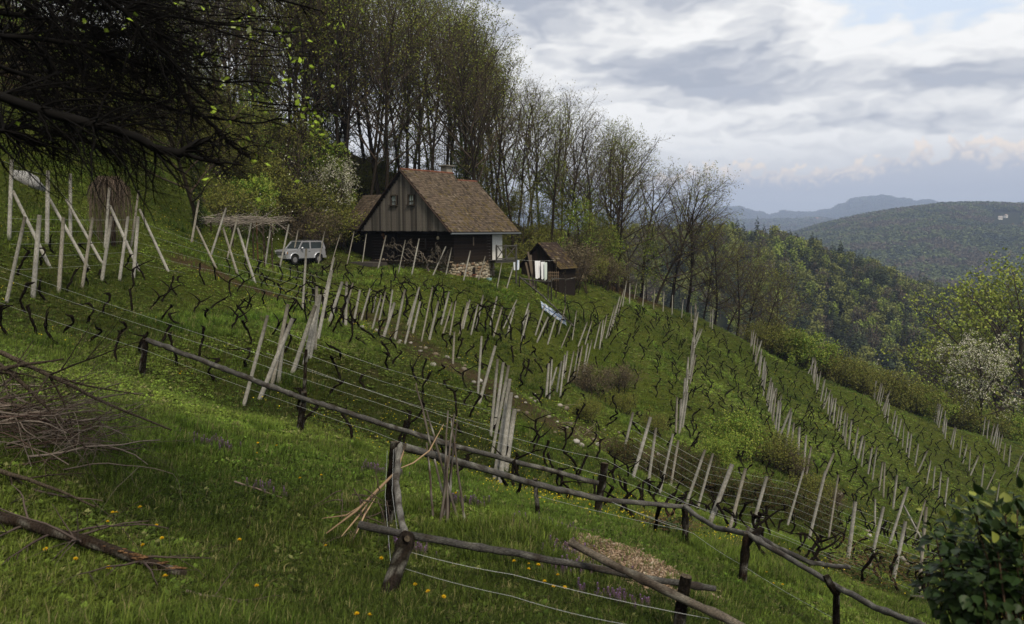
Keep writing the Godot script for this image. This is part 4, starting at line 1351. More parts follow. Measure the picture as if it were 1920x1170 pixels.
func espalier() -> void:
	# the old pale grapevine trained along the house front
	var b := house_at + house_turn * Vector3(3.0, 0.3, 0.5)
	var o := thing("house_vine", "old pale twisting grapevine spread along the farmhouse front", "vine", b)
	var m := MB.new()
	var col := Color(0.24, 0.21, 0.18)
	var crooked := func(m: MB, p: Vector3, q: Vector3, r0: float, r1: float):
		var pts := PackedVector3Array()
		var rad := PackedFloat32Array()
		var n := 11
		for i in n + 1:
			var s := float(i) / n
			pts.append(p.lerp(q, s) + Vector3(rr(-1, 1) * 0.09, rr(-1, 1) * 0.13 + sin(s * 7.0 + q.x) * 0.1, rr(-0.1, 0.1)) * (0.0 if i == 0 else 1.0))
			rad.append(lerpf(r0, r1, s))
		m.tube(pts, rad, 6, col * rr(0.8, 1.2))
	var stem := Vector3(-0.1, 1.05, 0)
	crooked.call(m, Vector3(0, -0.6, 0), stem, 0.11, 0.08)
	for q in [[-0.9, 1.8], [-2.2, 1.7], [-3.1, 2.25], [-4.0, 2.1], [-3.4, 1.3], [-1.6, 2.4], [-2.6, 0.7], [0.5, 1.5], [1.1, 2.0], [1.5, 1.0]]:
		var e := Vector3(q[0], q[1], rr(-0.2, 0.2))
		crooked.call(m, stem.lerp(Vector3(e.x * 0.4, 1.3, 0), rr(0.0, 1.0)), e, 0.045, 0.022)
		for k in 4:
			crooked.call(m, e, e + Vector3(rr(-0.9, 0.7), rr(-0.6, 0.5), rr(-0.3, 0.3)), 0.025, 0.008)
	o.rotation.y = deg_to_rad(-38)
	part("trunk", m.mesh(), M.bark, o)
	m = MB.new()
	var st := Vector3(1.35, 0.6, 0.3)
	for k in 22:
		crooked.call(m, st + Vector3(rr(-0.2, 0.2), 0.4, 0), st + Vector3(rr(-0.3, 1.5), rr(0.5, 1.5), rr(-0.3, 0.3)), 0.02, 0.007)
	part("shoots", m.mesh(), M.bark, o)

func shed() -> void:
	var h := W(1046, 430, 60.0)
	var b := Vector3(h.x, gh(h.x, h.z) - 0.1, h.z)
	var o := thing("tool_shed", "small wooden shed with mossy tiled roof right of the house", "shed", b)
	o.rotation.y = deg_to_rad(-38)
	var ev := -2.95 - b.y
	var rise := 1.85
	var half := 1.9
	var l := 2.7
	var dark := Color(0.026, 0.019, 0.014)
	planks(o, "board", -2 * half, 0.0, 0.2, func(x): return ev + rise - absf(x + half) / half * rise - 0.05, -0.6, -0.2, dark * 1.3, [])
	var m := MB.new()
	m.bx(Vector3(-half, ev * 0.5 - 0.3, -1.5), Vector3(2 * half - 0.1, ev + 0.6, 2.4), dark)
	part("wall", m.mesh(), M.wood, o)
	m = MB.new()
	var top := Vector3(-half, ev + rise, 0.1)
	var rx := Vector3(half, -rise, 0).normalized()
	var s := sqrt(half * half + rise * rise) * 1.12
	var nr := Vector3(rise, half, 0).normalized()
	var nl := Vector3(-rise, half, 0).normalized()
	var lx := Vector3(-half, -rise, 0).normalized()
	m.box(Transform3D(Basis(Vector3.FORWARD, nr, rx), top + rx * s * 0.5 + Vector3.FORWARD * l * 0.5), Vector3(l, 0.05, s), dark)
	m.box(Transform3D(Basis(Vector3.FORWARD, nl, lx), top + lx * s * 0.5 + Vector3.FORWARD * l * 0.5), Vector3(l, 0.05, s), dark)
	var roof := part("roof", m.mesh(), M.wood, o)
	m = MB.new()
	tiles(m, top, Vector3.FORWARD, rx, l, s, Color(0.066, 0.046, 0.033), 0.5)
	tiles(m, top, Vector3.FORWARD, lx, l, s, Color(0.07, 0.05, 0.036), 0.4)
	part("roof_tiles", m.mesh(), M.tile, roof, "stuff")

# ---------------------------------------------------------------- the parked car
func wheel(parent: Node3D, at: Vector3, side: float) -> void:
	var m := MB.new()
	m.tube(PackedVector3Array([at + Vector3(0, 0, -0.1), at + Vector3(0, 0, -0.085), at + Vector3(0, 0, 0.085), at + Vector3(0, 0, 0.1)]), PackedFloat32Array([0.3, 0.335, 0.335, 0.3]), 22, Color.WHITE, true)
	var w := part("wheel", m.mesh(), M.rubber, parent)
	m = MB.new()
	var z := at.z + side * 0.115
	m.tube(PackedVector3Array([Vector3(at.x, at.y, z - side * 0.03), Vector3(at.x, at.y, z)]), PackedFloat32Array([0.2, 0.19]), 20, Color.WHITE, true)
	for k in 5:
		var a := TAU * k / 5
		m.bx(Vector3(at.x + cos(a) * 0.1, at.y + sin(a) * 0.1, z + side * 0.02), Vector3(0.06, 0.06, 0.02), Color.WHITE)
	part("rim", m.mesh(), M.alloy, w)

func slab(m: MB, prof: Array, z0: float, z1: float, col := Color.WHITE) -> void:
	# an outline in x and y (counter-clockwise), given width across z
	var p := PackedVector2Array()
	for q in prof:
		p.append(Vector2(q[0], q[1]))
	var t := Geometry2D.triangulate_polygon(p)
	for i in range(0, t.size(), 3):
		var a := p[t[i]]
		var b := p[t[i + 1]]
		var c := p[t[i + 2]]
		if (b - a).cross(c - a) < 0.0:
			var s := b
			b = c
			c = s
		m.tri(Vector3(a.x, a.y, z1), Vector3(b.x, b.y, z1), Vector3(c.x, c.y, z1), col)
		m.tri(Vector3(a.x, a.y, z0), Vector3(c.x, c.y, z0), Vector3(b.x, b.y, z0), col)
	for i in p.size():
		var a := p[i]
		var b := p[(i + 1) % p.size()]
		m.quad(Vector3(a.x, a.y, z0), Vector3(b.x, b.y, z0), Vector3(b.x, b.y, z1), Vector3(a.x, a.y, z1), col)

func car() -> void:
	var h := W(563, 487, 56.0)
	var at := Vector3(h.x, gh(h.x, h.z) + 0.02, h.z)
	var o := thing("parked_car", "silver compact off-road car with black roof rails parked left of the house", "car", at)
	# local +x is the nose
	o.rotation.y = deg_to_rad(236)
	var m := MB.new()
	var arch := func(cx: float) -> Array:
		var out := []
		for k in 9:
			var a := PI * k / 8
			out.append([cx - cos(a) * 0.4, 0.42 + sin(a) * 0.36])
		return out
	var prof := [[-1.78, 0.42]]
	prof.append_array(arch.call(-1.12))
	prof.append_array(arch.call(1.13))
	prof.append_array([[1.72, 0.42], [1.78, 0.6], [1.76, 0.94], [1.68, 1.02], [0.72, 1.09], [-1.74, 1.06], [-1.80, 0.8]])
	slab(m, prof, -0.76, 0.76)
	part("body", m.mesh(), M.paint, o)
	# cabin: pillars and roof round dark glass
	m = MB.new()
	var lo := [[0.78, 1.07], [-1.74, 1.05]]
	var hi := [[0.28, 1.62], [-1.62, 1.62]]
	m.box(Transform3D(Basis(), Vector3(-0.67, 1.645, 0)), Vector3(1.96, 0.07, 1.26), Color.WHITE)
	for s in [-1.0, 1.0]:
		var zl: float = s * 0.73
		var zh: float = s * 0.62
		m.bar(Vector3(0.76, 1.07, zl), Vector3(0.30, 1.62, zh), 0.07, 0.07, Color.WHITE)
		m.bar(Vector3(-0.36, 1.07, zl), Vector3(-0.42, 1.62, zh), 0.09, 0.05, Color.WHITE)
		m.bar(Vector3(-1.70, 1.05, zl), Vector3(-1.58, 1.62, zh), 0.2, 0.06, Color.WHITE)
		m.bar(Vector3(0.76, 1.085, zl), Vector3(-1.7, 1.085, zl), 0.05, 0.06, Color.WHITE)
		m.bar(Vector3(0.30, 1.615, zh), Vector3(-1.6, 1.615, zh), 0.05, 0.06, Color.WHITE)
	part("cabin", m.mesh(), M.paint, o)
	for s in [-1.0, 1.0]:
		for q in [[0.70, -0.32, 0.28, -0.38], [-0.42, -1.62, -0.46, -1.56]]:
			m = MB.new()
			var a := Vector3(q[0], 1.1, s * 0.705)
			var b := Vector3(q[1], 1.1, s * 0.705)
			var c := Vector3(q[3], 1.6, s * 0.605)
			var d := Vector3(q[2], 1.6, s * 0.605)
			if s > 0:
				m.quad(b, a, d, c, Color.WHITE)
			else:
				m.quad(a, b, c, d, Color.WHITE)
			part("window", m.mesh(), M.glass, o)
	m = MB.new()
	m.quad(Vector3(0.765, 1.09, 0.70), Vector3(0.765, 1.09, -0.70), Vector3(0.30, 1.6, -0.59), Vector3(0.30, 1.6, 0.59), Color.WHITE)
	part("windscreen", m.mesh(), M.glass, o)
	m = MB.new()
	m.quad(Vector3(-1.75, 1.1, -0.66), Vector3(-1.75, 1.1, 0.66), Vector3(-1.64, 1.58, 0.58), Vector3(-1.64, 1.58, -0.58), Color.WHITE)
	part("rear_window", m.mesh(), M.glass, o)
	m = MB.new()
	for s in [-1.0, 1.0]:
		m.rod(Vector3(0.1, 1.73, s * 0.52), Vector3(-1.5, 1.73, s * 0.52), 0.022, 0.022, 6, Color.WHITE)
		for x in [0.05, -0.7, -1.45]:
			m.bx(Vector3(x, 1.70, s * 0.52), Vector3(0.05, 0.08, 0.03), Color.WHITE)
	part("roof_rails", m.mesh(), M.trim, o)
	# nose: grille with slots, bumper, lamps, plate
	m = MB.new()
	m.bx(Vector3(1.775, 0.82, 0), Vector3(0.05, 0.22, 0.98), Color.WHITE)
	var gr := part("grille", m.mesh(), M.trim, o)
	for k in 6:
		m = MB.new()
		m.bx(Vector3(1.803, 0.82, -0.35 + 0.14 * k), Vector3(0.02, 0.18, 0.035), Color.WHITE)
		part("grille_bar", m.mesh(), M.paint, gr)
	for s in [-1.0, 1.0]:
		m = MB.new()
		m.tube(PackedVector3Array([Vector3(1.74, 0.83, s * 0.6), Vector3(1.80, 0.83, s * 0.6)]), PackedFloat32Array([0.115, 0.105]), 16, Color.WHITE, true)
		part("headlight", m.mesh(), M.lamp_lens, o)
		m = MB.new()
		m.bx(Vector3(1.76, 0.84, s * 0.735), Vector3(0.06, 0.13, 0.05), Color.WHITE)
		part("indicator", m.mesh(), M.indicator, o)
		m = MB.new()
		m.bx(Vector3(-1.80, 0.72, s * 0.66), Vector3(0.05, 0.2, 0.13), Color.WHITE)
		part("tail_light", m.mesh(), M.tail, o)
		m = MB.new()
		m.blob(Vector3(0.52, 1.16, s * 0.87), Vector3(0.09, 0.1, 0.11), Color.WHITE, nz, 0.0)
		part("mirror", m.mesh(), M.paint, o)
		m = MB.new()
		m.bx(Vector3(-0.22, 0.92, s * 0.775), Vector3(0.16, 0.035, 0.02), Color.WHITE)
		var dh := part("door", MB_door(s), M.paint, o)
		part("handle", m.mesh(), M.trim, dh)
		for cx in [-1.12, 1.13]:
			m = MB.new()
			var pts := PackedVector3Array()
			for k in 11:
				var a := PI * k / 10
				pts.append(Vector3(cx - cos(a) * 0.42, 0.42 + sin(a) * 0.39, s * 0.77))
			var rad := PackedFloat32Array()
			rad.resize(11)
			rad.fill(0.045)
			m.tube(pts, rad, 6, Color.WHITE, true)
			part("wheel_arch", m.mesh(), M.paint, o)
			wheel(o, Vector3(cx, 0.335, s * 0.67), s)
	m = MB.new()
	m.bx(Vector3(1.8, 0.52, 0), Vector3(0.16, 0.2, 1.5), Color.WHITE)
	m.bx(Vector3(-1.82, 0.5, 0), Vector3(0.12, 0.18, 1.5), Color.WHITE)
	part("bumper", m.mesh(), M.paint, o)
	m = MB.new()
	m.bx(Vector3(0, 0.4, 0), Vector3(3.3, 0.14, 1.3), Color.WHITE)
	part("chassis", m.mesh(), M.trim, o)
	m = MB.new()
	m.bx(Vector3(1.885, 0.53, 0), Vector3(0.02, 0.11, 0.5), Color(0.6, 0.6, 0.6))
	m.bx(Vector3(1.89, 0.53, 0.225), Vector3(0.02, 0.108, 0.045), Color(0.02, 0.05, 0.3))
	part("number_plate", m.mesh(), M.flat, o)
	m = MB.new()
	m.bx(Vector3(1.2, 1.062, 0), Vector3(0.92, 0.05, 1.2), Color(0.4, 0.41, 0.44))
	m.v = PackedVector3Array(Array(m.v).map(func(p): return p + Vector3(0, -(p.x - 1.2) * 0.072, 0)))
	part("bonnet", m.mesh(), M.paint, o)

func MB_door(s: float) -> ArrayMesh:
	var m := MB.new()
	m.bx(Vector3(0.18, 0.76, s * 0.762), Vector3(1.02, 0.62, 0.02), Color.WHITE)
	return m.mesh()

# ---------------------------------------------------------------- vineyard
var post_mesh := []

func make_posts() -> void:
	for v in 4:
		var m := MB.new()
		var n := 10
		var pts := PackedVector3Array()
		var w: float = [0.043, 0.048, 0.040, 0.045][v]
		for i in n:
			var y := float(i) / (n - 1)
			var c: Color = [Color(0.44, 0.43, 0.385), Color(0.50, 0.49, 0.45), Color(0.40, 0.375, 0.32), Color(0.46, 0.45, 0.41)][v] * rr(0.82, 1.12)
			# lichen and weather have darkened the heads of the posts
			if y > 0.8:
				c = c.lerp(Color(0.16, 0.145, 0.115), [0.85, 0.5, 0.7, 0.3][v] * smoothstep(0.78, 0.95, y))
			if y < 0.08:
				c = c * 0.8
			for j in 8:
				var a := TAU * (j + 0.5) / 8
				var q := Vector3(cos(a), 0, sin(a))
				var e := 1.0 / maxf(absf(q.x), absf(q.z)) * (0.96 if i == n - 1 else 1.0)
				m.v.append(q * w * minf(e, 1.26) * lerpf(1.08, 0.94, y) + Vector3(0, y, 0))
				m.n.append(q)
				m.c.append(c)
		for i in n - 1:
			for j in 8:
				var a := i * 8 + j
				var b := i * 8 + (j + 1) % 8
				m.ix.append_array(PackedInt32Array([a, b, b + 8, a, b + 8, a + 8]))
		var k := m.v.size()
		m.vert(Vector3(0, 1.0, 0), Vector3.UP, m.c[k - 1])
		for j in 8:
			m.vert(m.v[(n - 1) * 8 + j], Vector3.UP, m.c[(n - 1) * 8])
		for j in 8:
			m.ix.append_array(PackedInt32Array([k, k + 1 + (j + 1) % 8, k + 1 + j]))
		post_mesh.append(m.mesh())

func post(a: Vector3, b: Vector3, label: String, group: String, called := "vineyard_post", wide := 1.0) -> void:
	var y := b - a
	a -= y.normalized() * 0.15
	y = b - a
	var l := y.length()
	var up := y / l
	var x := up.cross(Vector3(0.3, 0.1, 1)).normalized()
	var o := solo(called, post_mesh[rng.randi() % 4], M.concrete, a, label, "post", group)
	var thick := rr(0.8, 1.2) * wide
	o.basis = Basis(x * thick, y, x.cross(up) * thick) * Basis(Vector3.UP, rr(-0.4, 0.4))

func posts_from(list: Array, words: String, group: String, called := "vineyard_post") -> void:
	for i in list.size():
		var q = list[i]
		var h := hit(q[0], q[1])
		var a := Vector3(h.x, h.y, h.z)
		var b := W(q[2], q[3], h.w + rr(-0.12, 0.12))
		var l := (b - a).length()
		if l > 2.5:
			b = a + (b - a) * 2.5 / l
		post(a, b, words % ordinal(i), group, called)

func posts_along(list: Array, n: int, words: String, group: String) -> void:
	var p := []
	for q in list:
		p.append(hp(q[0], q[1]))
	var total := 0.0
	for i in p.size() - 1:
		total += p[i].distance_to(p[i + 1])
	for k in n:
		var s := total * (k + rr(-0.2, 0.2)) / (n - 1)
		var a: Vector3 = p[-1]
		for i in p.size() - 1:
			var l: float = p[i].distance_to(p[i + 1])
			if s <= l:
				a = p[i].lerp(p[i + 1], s / l)
				break
			s -= l
		a += Vector3(rr(-0.15, 0.15), 0, 0)
		a.y = gh(a.x, a.z)
		var lean := Vector3(rr(0.0, 0.16) + (0.25 if rng.randf() < 0.12 else 0.0), 1, rr(-0.08, 0.08)).normalized()
		post(a, a + lean * rr(1.9, 2.35), words % ordinal(k), group, "vineyard_post", 1.3)

var vine_mesh := []
func make_vines() -> void:
	for v in 12:
		var m := MB.new()
		var col := Color(0.19, 0.15, 0.12)
		var p := Vector3(0, -0.1, 0)
		var d := Vector3(rr(-0.4, 0.4), 1, rr(-0.4, 0.4)).normalized()
		var pts := PackedVector3Array()
		var rad := PackedFloat32Array()
		var n := 11
		var h := rr(0.7, 1.0)
		for i in n:
			pts.append(p)
			rad.append(lerpf(0.036, 0.02, float(i) / n) * rr(0.75, 1.4))
			d = (d + Vector3(rng.randfn() * 0.34, 0.12, rng.randfn() * 0.34)).normalized()
			p += d * h / n
		rad[n - 1] = 0.04
		rad[n - 2] = 0.036
		m.tube(pts, rad, 6, col, true)
		for k in 1 + v % 2:
			var q: Vector3 = pts[n - 1 - (k % 3)]
			var e := PackedVector3Array([q])
			var r := PackedFloat32Array([0.028])
			var dd := Vector3(rr(-1, 1), rr(-0.1, 0.7), rr(-1, 1)).normalized()
			var l := rr(0.08, 0.3) if v < 9 else rr(0.4, 0.8)
			for i in 4:
				q += dd * l / 4
				dd = (dd + Vector3(rng.randfn() * 0.3, 0.05, rng.randfn() * 0.3)).normalized()
				e.append(q)
				r.append(lerpf(0.022, 0.01, i / 3.0))
			m.tube(e, r, 5, col * rr(0.9, 1.4), true)
		vine_mesh.append(m.mesh())

var vines_top := [[-50, 470], [0, 480], [350, 485], [500, 512], [700, 508], [900, 548], [1000, 612], [1100, 605], [1180, 575], [1300, 603], [1410, 660], [1520, 715], [1640, 762], [1745, 812], [1920, 852]]
var vines_foot := [[-50, 630], [0, 640], [265, 690], [560, 805], [930, 935], [1120, 985], [1285, 1030], [1400, 1050], [1700, 1130], [1920, 1200]]
var bank_line := [[560, 560], [690, 592], [760, 635], [830, 672], [900, 708], [1010, 775], [1080, 815], [1150, 850], [1250, 880], [1300, 890], [1450, 930], [1560, 960], [1700, 1000], [1920, 1080]]

func vineyard_vines() -> void:
	var big := []
	var small := []
	# the rows nearest the rail fence, each from left to right
	var u := Vector2(-0.045, -1.0).normalized()
	var v := Vector2(0.958, 0.287).normalized()
	var o := Vector2(-16.5, -17.6)
	for i in 34:
		var n := 0
		for j in 46:
			var q := o + u * (i * 1.2 + rr(-0.15, 0.15)) + v * (j * 1.15 + rr(-0.25, 0.25))
			var p := Vector3(q.x, gh(q.x, q.y), q.y)
			var s := seen_at(p)
			if s.x < -40 or s.x > 1960 or s.y < along(vines_top, s.x) or s.y > along(vines_foot, s.x) or bare(q.x, q.y) > 0.3 or rng.randf() < 0.2:
				continue
			if s.x > 600 and s.y < along(bank_line, s.x) + 6.0 and s.z > 24.0:
				continue
			big.append([p, i, n, s.z])
			n += 1
	u = Vector2(0.235, -0.972)
	v = Vector2(0.972, 0.235)
	o = Vector2(-20.0, -24.0)
	for i in 62:
		for j in 92:
			var q := o + u * (i * 1.4 + rr(-0.2, 0.2)) + v * (j * 1.2 + rr(-0.2, 0.2))
			var p := Vector3(q.x, gh(q.x, q.y), q.y)
			var s := seen_at(p)
			if s.x < 600 or s.x > 1960 or s.y < along(vines_top, s.x) + 3.0 or s.y > along(bank_line, s.x) - 10.0 or bare(q.x, q.y) > 0.3 or rng.randf() < 0.18:
				continue
			small.append([p, i, j, s.z])
	var rows := {}
	big.sort_custom(func(a, b): return a[3] < b[3])
	var rest := small
	for i in big.size():
		if i < 290:
			rows[big[i][1]] = rows.get(big[i][1], 0)
			var row: int = big[i][1]
			var k: int = big[i][2]
			var m := solo("grapevine", vine_mesh[rng.randi() % 12], M.vine, big[i][0], "gnarled bare grapevine, %s from left in the %s row behind the rail fence" % [ordinal(k), ordinal(row)], "vine", "grapevines in rows on the near slope")
			m.basis = Basis(Vector3.UP, rr(0, TAU)).scaled(Vector3(1, rr(0.85, 1.15), 1))
		else:
			rest.append(big[i])
	var where := []
	for k in 12:
		where.append([])
	for q in rest:
		where[rng.randi() % 9].append(Transform3D(Basis(Vector3.UP, rr(0, TAU)).scaled(Vector3(1.25, rr(0.95, 1.4), 1.25)), q[0]))
	for k in 9:
		var t := PackedColorArray()
		t.resize(where[k].size())
		t.fill(Color.WHITE)
		tag(scatter("far_grapevines", vine_mesh[k], M.vine, where[k], t), "bare dark grapevines in rows on the far vineyard slope", "vines", "grapevines of the far slope")

func loop_vines() -> void:
	# tall vines bent in loops along the terraced rows under the house
	for i in 34:
		var px := 600.0 + i * 17.0 + rr(-8, 8)
		var py := 585.0 + 40.0 * sin(i * 0.35 + 0.6) * 0.4 + (px - 600.0) * 0.09 + rr(-14, 14)
		var a := hp(px, py)
		var m := MB.new()
		var col := Color(0.2, 0.16, 0.13)
		var n := 14
		var pts := PackedVector3Array()
		var rad := PackedFloat32Array()
		var side := -1.0 if rng.randf() < 0.5 else 1.0
		var hh := rr(1.2, 1.7)
		var reach := rr(0.5, 1.5)
		for k in n:
			var s := float(k) / (n - 1)
			pts.append(Vector3(side * reach * s * s, -0.1 + hh * sin(s * 2.1) + rr(-0.05, 0.05), rr(-0.12, 0.12)) + Vector3(rr(-0.06, 0.06), 0, 0))
			rad.append(lerpf(0.05, 0.016, s) * rr(0.85, 1.2))
		m.tube(pts, rad, 6, col, true)
		for k in 3:
			var j := 5 + rng.randi() % 7
			var e := pts[j] + Vector3(rr(-0.9, 0.9), rr(-0.5, 0.5), rr(-0.3, 0.3))
			m.tube(PackedVector3Array([pts[j], (pts[j] + e) * 0.5 + Vector3(0, 0.1, 0), e]), PackedFloat32Array([0.02, 0.016, 0.007]), 4, col * 1.2)
		solo("looped_vine", m.mesh(), M.vine, a, "tall dark vine bent in a loop, %s from left on the terrace under the house" % ordinal(i), "vine", "looped vines on the terrace under the house")

func wire(called: String, list: Array, label: String, r := 0.0022) -> void:
	# list of points [pixel x, pixel y, depth]; the wire hangs a little between them
	var m := MB.new()
	var pts := PackedVector3Array()
	var rad := PackedFloat32Array()
	for i in list.size() - 1:
		var a := W(list[i][0], list[i][1], list[i][2])
		var b := W(list[i + 1][0], list[i + 1][1], list[i + 1][2])
		for k in 6:
			var s := k / 6.0
			pts.append(a.lerp(b, s) - Vector3(0, 0.02 * 4.0 * s * (1.0 - s), 0))
			rad.append(r)
	pts.append(W(list[-1][0], list[-1][1], list[-1][2]))
	rad.append(r)
	m.tube(pts, rad, 4, Color.WHITE)
	var b0 := pts[0]
	solo(called, m.mesh(b0), M.wire, b0, label, "wire", "trellis wires")

func vineyard() -> void:
	make_posts()
	make_vines()
	posts_from([[17, 448, 22, 300], [88, 458, 90, 320], [132, 444, 132, 326], [197, 465, 205, 352], [246, 463, 260, 357], [359, 455, 373, 375], [396, 477, 424, 390], [426, 485, 447, 402], [459, 482, 473, 408], [497, 497, 509, 416], [525, 499, 542, 419], [547, 494, 561, 421], [567, 584, 577, 425], [597, 495, 610, 426], [620, 499, 640, 432], [604, 570, 628, 478], [651, 495, 664, 434], [679, 497, 687, 439], [709, 504, 724, 441], [747, 512, 760, 450], [772, 515, 786, 447], [812, 516, 836, 462], [836, 515, 847, 464], [869, 526, 882, 470], [897, 525, 910, 480], [932, 541, 941, 492], [950, 541, 962, 500]],
		"pale concrete post, %s from the left in the uppermost row toward the house", "posts of the uppermost vineyard row")
	posts_from([[92, 498, 24, 358], [164, 500, 90, 368], [191, 493, 124, 374], [261, 508, 205, 384], [315, 508, 260, 389], [405, 502, 368, 424], [446, 516, 418, 427], [478, 530, 445, 426]],
		"slanting concrete strut, %s from the left, propping an uppermost-row post", "slanting struts of the uppermost row", "slanting_strut")
	posts_from([[12, 567, 47, 406], [62, 557, 74, 403], [110, 548, 119, 408], [154, 539, 174, 408], [191, 526, 209, 406], [224, 526, 240, 406], [250, 521, 259, 406]],
		"grey concrete post, %s from the left in the cluster by the left edge", "left cluster of posts")
	posts_from([[457, 760, 502, 591], [487, 748, 549, 597], [510, 722, 540, 570], [522, 716, 534, 614], [549, 698, 591, 573], [571, 683, 597, 554], [581, 670, 600, 552], [591, 654, 594, 537], [596, 636, 622, 506]],
		"leaning concrete post, %s nearest in the cluster behind the rail fence's middle", "cluster of leaning posts behind the rail fence")
	posts_from([[617, 605, 642, 528], [641, 608, 662, 530], [648, 611, 650, 528], [662, 610, 675, 543], [677, 601, 694, 541], [699, 586, 706, 548], [698, 617, 715, 553], [710, 606, 723, 547], [728, 600, 736, 543], [719, 633, 740, 567], [740, 637, 759, 543], [759, 646, 786, 538], [764, 610, 783, 548], [774, 625, 788, 565], [790, 641, 811, 538], [805, 637, 822, 565], [827, 609, 842, 547], [829, 632, 848, 567], [843, 630, 855, 564], [862, 626, 877, 566], [868, 617, 881, 562], [883, 628, 896, 571], [893, 615, 906, 553], [918, 615, 932, 556], [925, 633, 942, 574], [944, 615, 969, 562], [951, 628, 965, 575], [978, 618, 992, 568], [978, 639, 992, 581], [1004, 628, 1021, 573], [1007, 641, 1028, 594], [1027, 645, 1043, 592], [1047, 627, 1060, 575], [1052, 653, 1071, 607], [1073, 637, 1081, 582], [1084, 650, 1101, 604], [1097, 645, 1110, 602]],
		"concrete post, %s from the left on the terrace row under the house", "posts of the terrace row under the house")
	posts_from([[1114, 653, 1126, 603], [1124, 654, 1131, 600], [1128, 639, 1138, 590], [1136, 635, 1153, 573], [1141, 630, 1159, 564], [1148, 613, 1165, 545], [1158, 590, 1170, 543], [1167, 575, 1175, 526], [1180, 570, 1181, 531]],
		"pale post, %s from the bottom in the line rising to the wood", "line of posts rising to the wood's corner")
	posts_from([[1189, 561, 1194, 529], [1205, 575, 1208, 535], [1225, 581, 1228, 539], [1243, 584, 1245, 548], [1260, 591, 1261, 553], [1278, 596, 1281, 562], [1296, 603, 1296, 573], [1331, 613, 1333, 580], [1335, 617, 1337, 580]],
		"slim pale post, %s from the left along the wood's edge", "posts along the wood's edge")
	posts_from([[849, 682, 852, 622], [896, 738, 903, 630], [898, 758, 929, 648], [920, 817, 933, 673], [927, 803, 944, 679], [922, 854, 954, 685], [927, 899, 956, 710], [937, 907, 958, 735], [948, 882, 965, 766]],
		"concrete post, %s from the top in the column above the central rails", "column of posts above the central rails")
	posts_from([[1024, 745, 1029, 681], [1030, 748, 1035, 674], [1034, 722, 1044, 688], [1044, 735, 1053, 677], [1050, 745, 1059, 665], [1057, 709, 1064, 658], [1064, 718, 1076, 658], [1074, 714, 1085, 652], [1080, 712, 1092, 648], [1093, 701, 1102, 644], [1097, 695, 1110, 637]],
		"concrete post, %s from the left in the group beside the leafless bush", "group of posts beside the leafless bush")
	posts_from([[1165, 866, 1187, 773], [1187, 895, 1220, 782], [1215, 910, 1230, 802], [1237, 925, 1262, 813], [1258, 908, 1272, 825], [1288, 942, 1322, 843], [1307, 957, 1337, 850], [1330, 983, 1373, 870], [1367, 997, 1398, 878], [1408, 997, 1438, 893], [1477, 984, 1506, 883], [1517, 1010, 1548, 883], [1553, 1013, 1572, 890], [1590, 1048, 1604, 940], [1630, 1064, 1657, 950], [1640, 990, 1641, 935], [1668, 1020, 1702, 913], [1673, 1097, 1698, 977], [1715, 1010, 1735, 938], [1722, 1115, 1737, 950]],
		"tall concrete post, %s from the left in the row below the rubble bank", "row of tall posts below the rubble bank")
	posts_from([[1728, 1012, 1694, 947]], "slanting concrete strut, %s and only one in the row below the rubble bank", "strut of the lower row", "slanting_strut")
	var cols := [[[1303, 598], [1299, 660], [1288, 740], [1268, 815]], [[1407, 648], [1429, 722], [1460, 822], [1528, 928]], [[1517, 701], [1581, 826], [1640, 912], [1676, 956]], [[1625, 743], [1671, 809], [1727, 893], [1773, 951]], [[1738, 784], [1768, 817], [1820, 891], [1870, 945]], [[1844, 818], [1871, 850], [1910, 899]]]
	var n := [30, 32, 29, 25, 23, 12]
	for c in 6:
		posts_along(cols[c], n[c], "slim pale post, %%s from the top in the %s long line on the far slope" % ordinal(c), "%s line of posts down the far slope" % ordinal(c))
	vineyard_vines()
	loop_vines()
	wire("trellis_wire", [[-40, 490, 18], [0, 500, 17.5], [400, 634, 15.5], [700, 734, 14], [960, 820, 13.4], [1137, 862, 13], [1287, 943, 12.2], [1470, 1010, 14], [1660, 1085, 17], [1800, 1140, 18]], "topmost bright wire running above the long rail fence")
	wire("trellis_wire", [[-40, 505, 18], [0, 520, 17.5], [400, 652, 15.5], [700, 753, 14], [960, 838, 13.4], [1137, 893, 13], [1435, 990, 15], [1650, 1075, 17]], "second bright wire from the top above the long rail fence")
	wire("trellis_wire", [[-40, 555, 18], [0, 568, 17.5], [268, 655, 16], [567, 764, 14.3], [700, 809, 14], [838, 858, 13.6], [1128, 935, 13.2], [1285, 990, 12.2]], "bright wire running just under the long rail")
	wire("trellis_wire", [[0, 300, 20], [90, 330, 22.5], [205, 470, 26]], "slack bright wire slanting down from the upper left corner posts", 0.004)
	for i in 6:
		wire("trellis_wire", [[1187, 790 + i * 15, 24.5], [1330, 873 + i * 16, 24], [1477, 905 + i * 14, 26], [1630, 965 + i * 15, 24.5], [1760, 1010 + i * 15, 24]], "thin wire between the tall posts below the rubble bank, %s from the top" % ordinal(i), 0.0025)
	for i in 5:
		wire("trellis_wire", [[20, 410 + i * 24, 19], [250, 412 + i * 20, 26], [420, 470 + i * 14, 30], [600, 520 + i * 12, 29]], "thin wire strung across the left post cluster, %s from the top" % ordinal(i), 0.003)
	for i in 4:
		wire("trellis_wire", [[500, 610 + i * 26, 18.5], [720, 690 + i * 26, 19], [930, 745 + i * 28, 21]], "thin wire from the leaning cluster to the middle column, %s from the top" % ordinal(i), 0.0025)

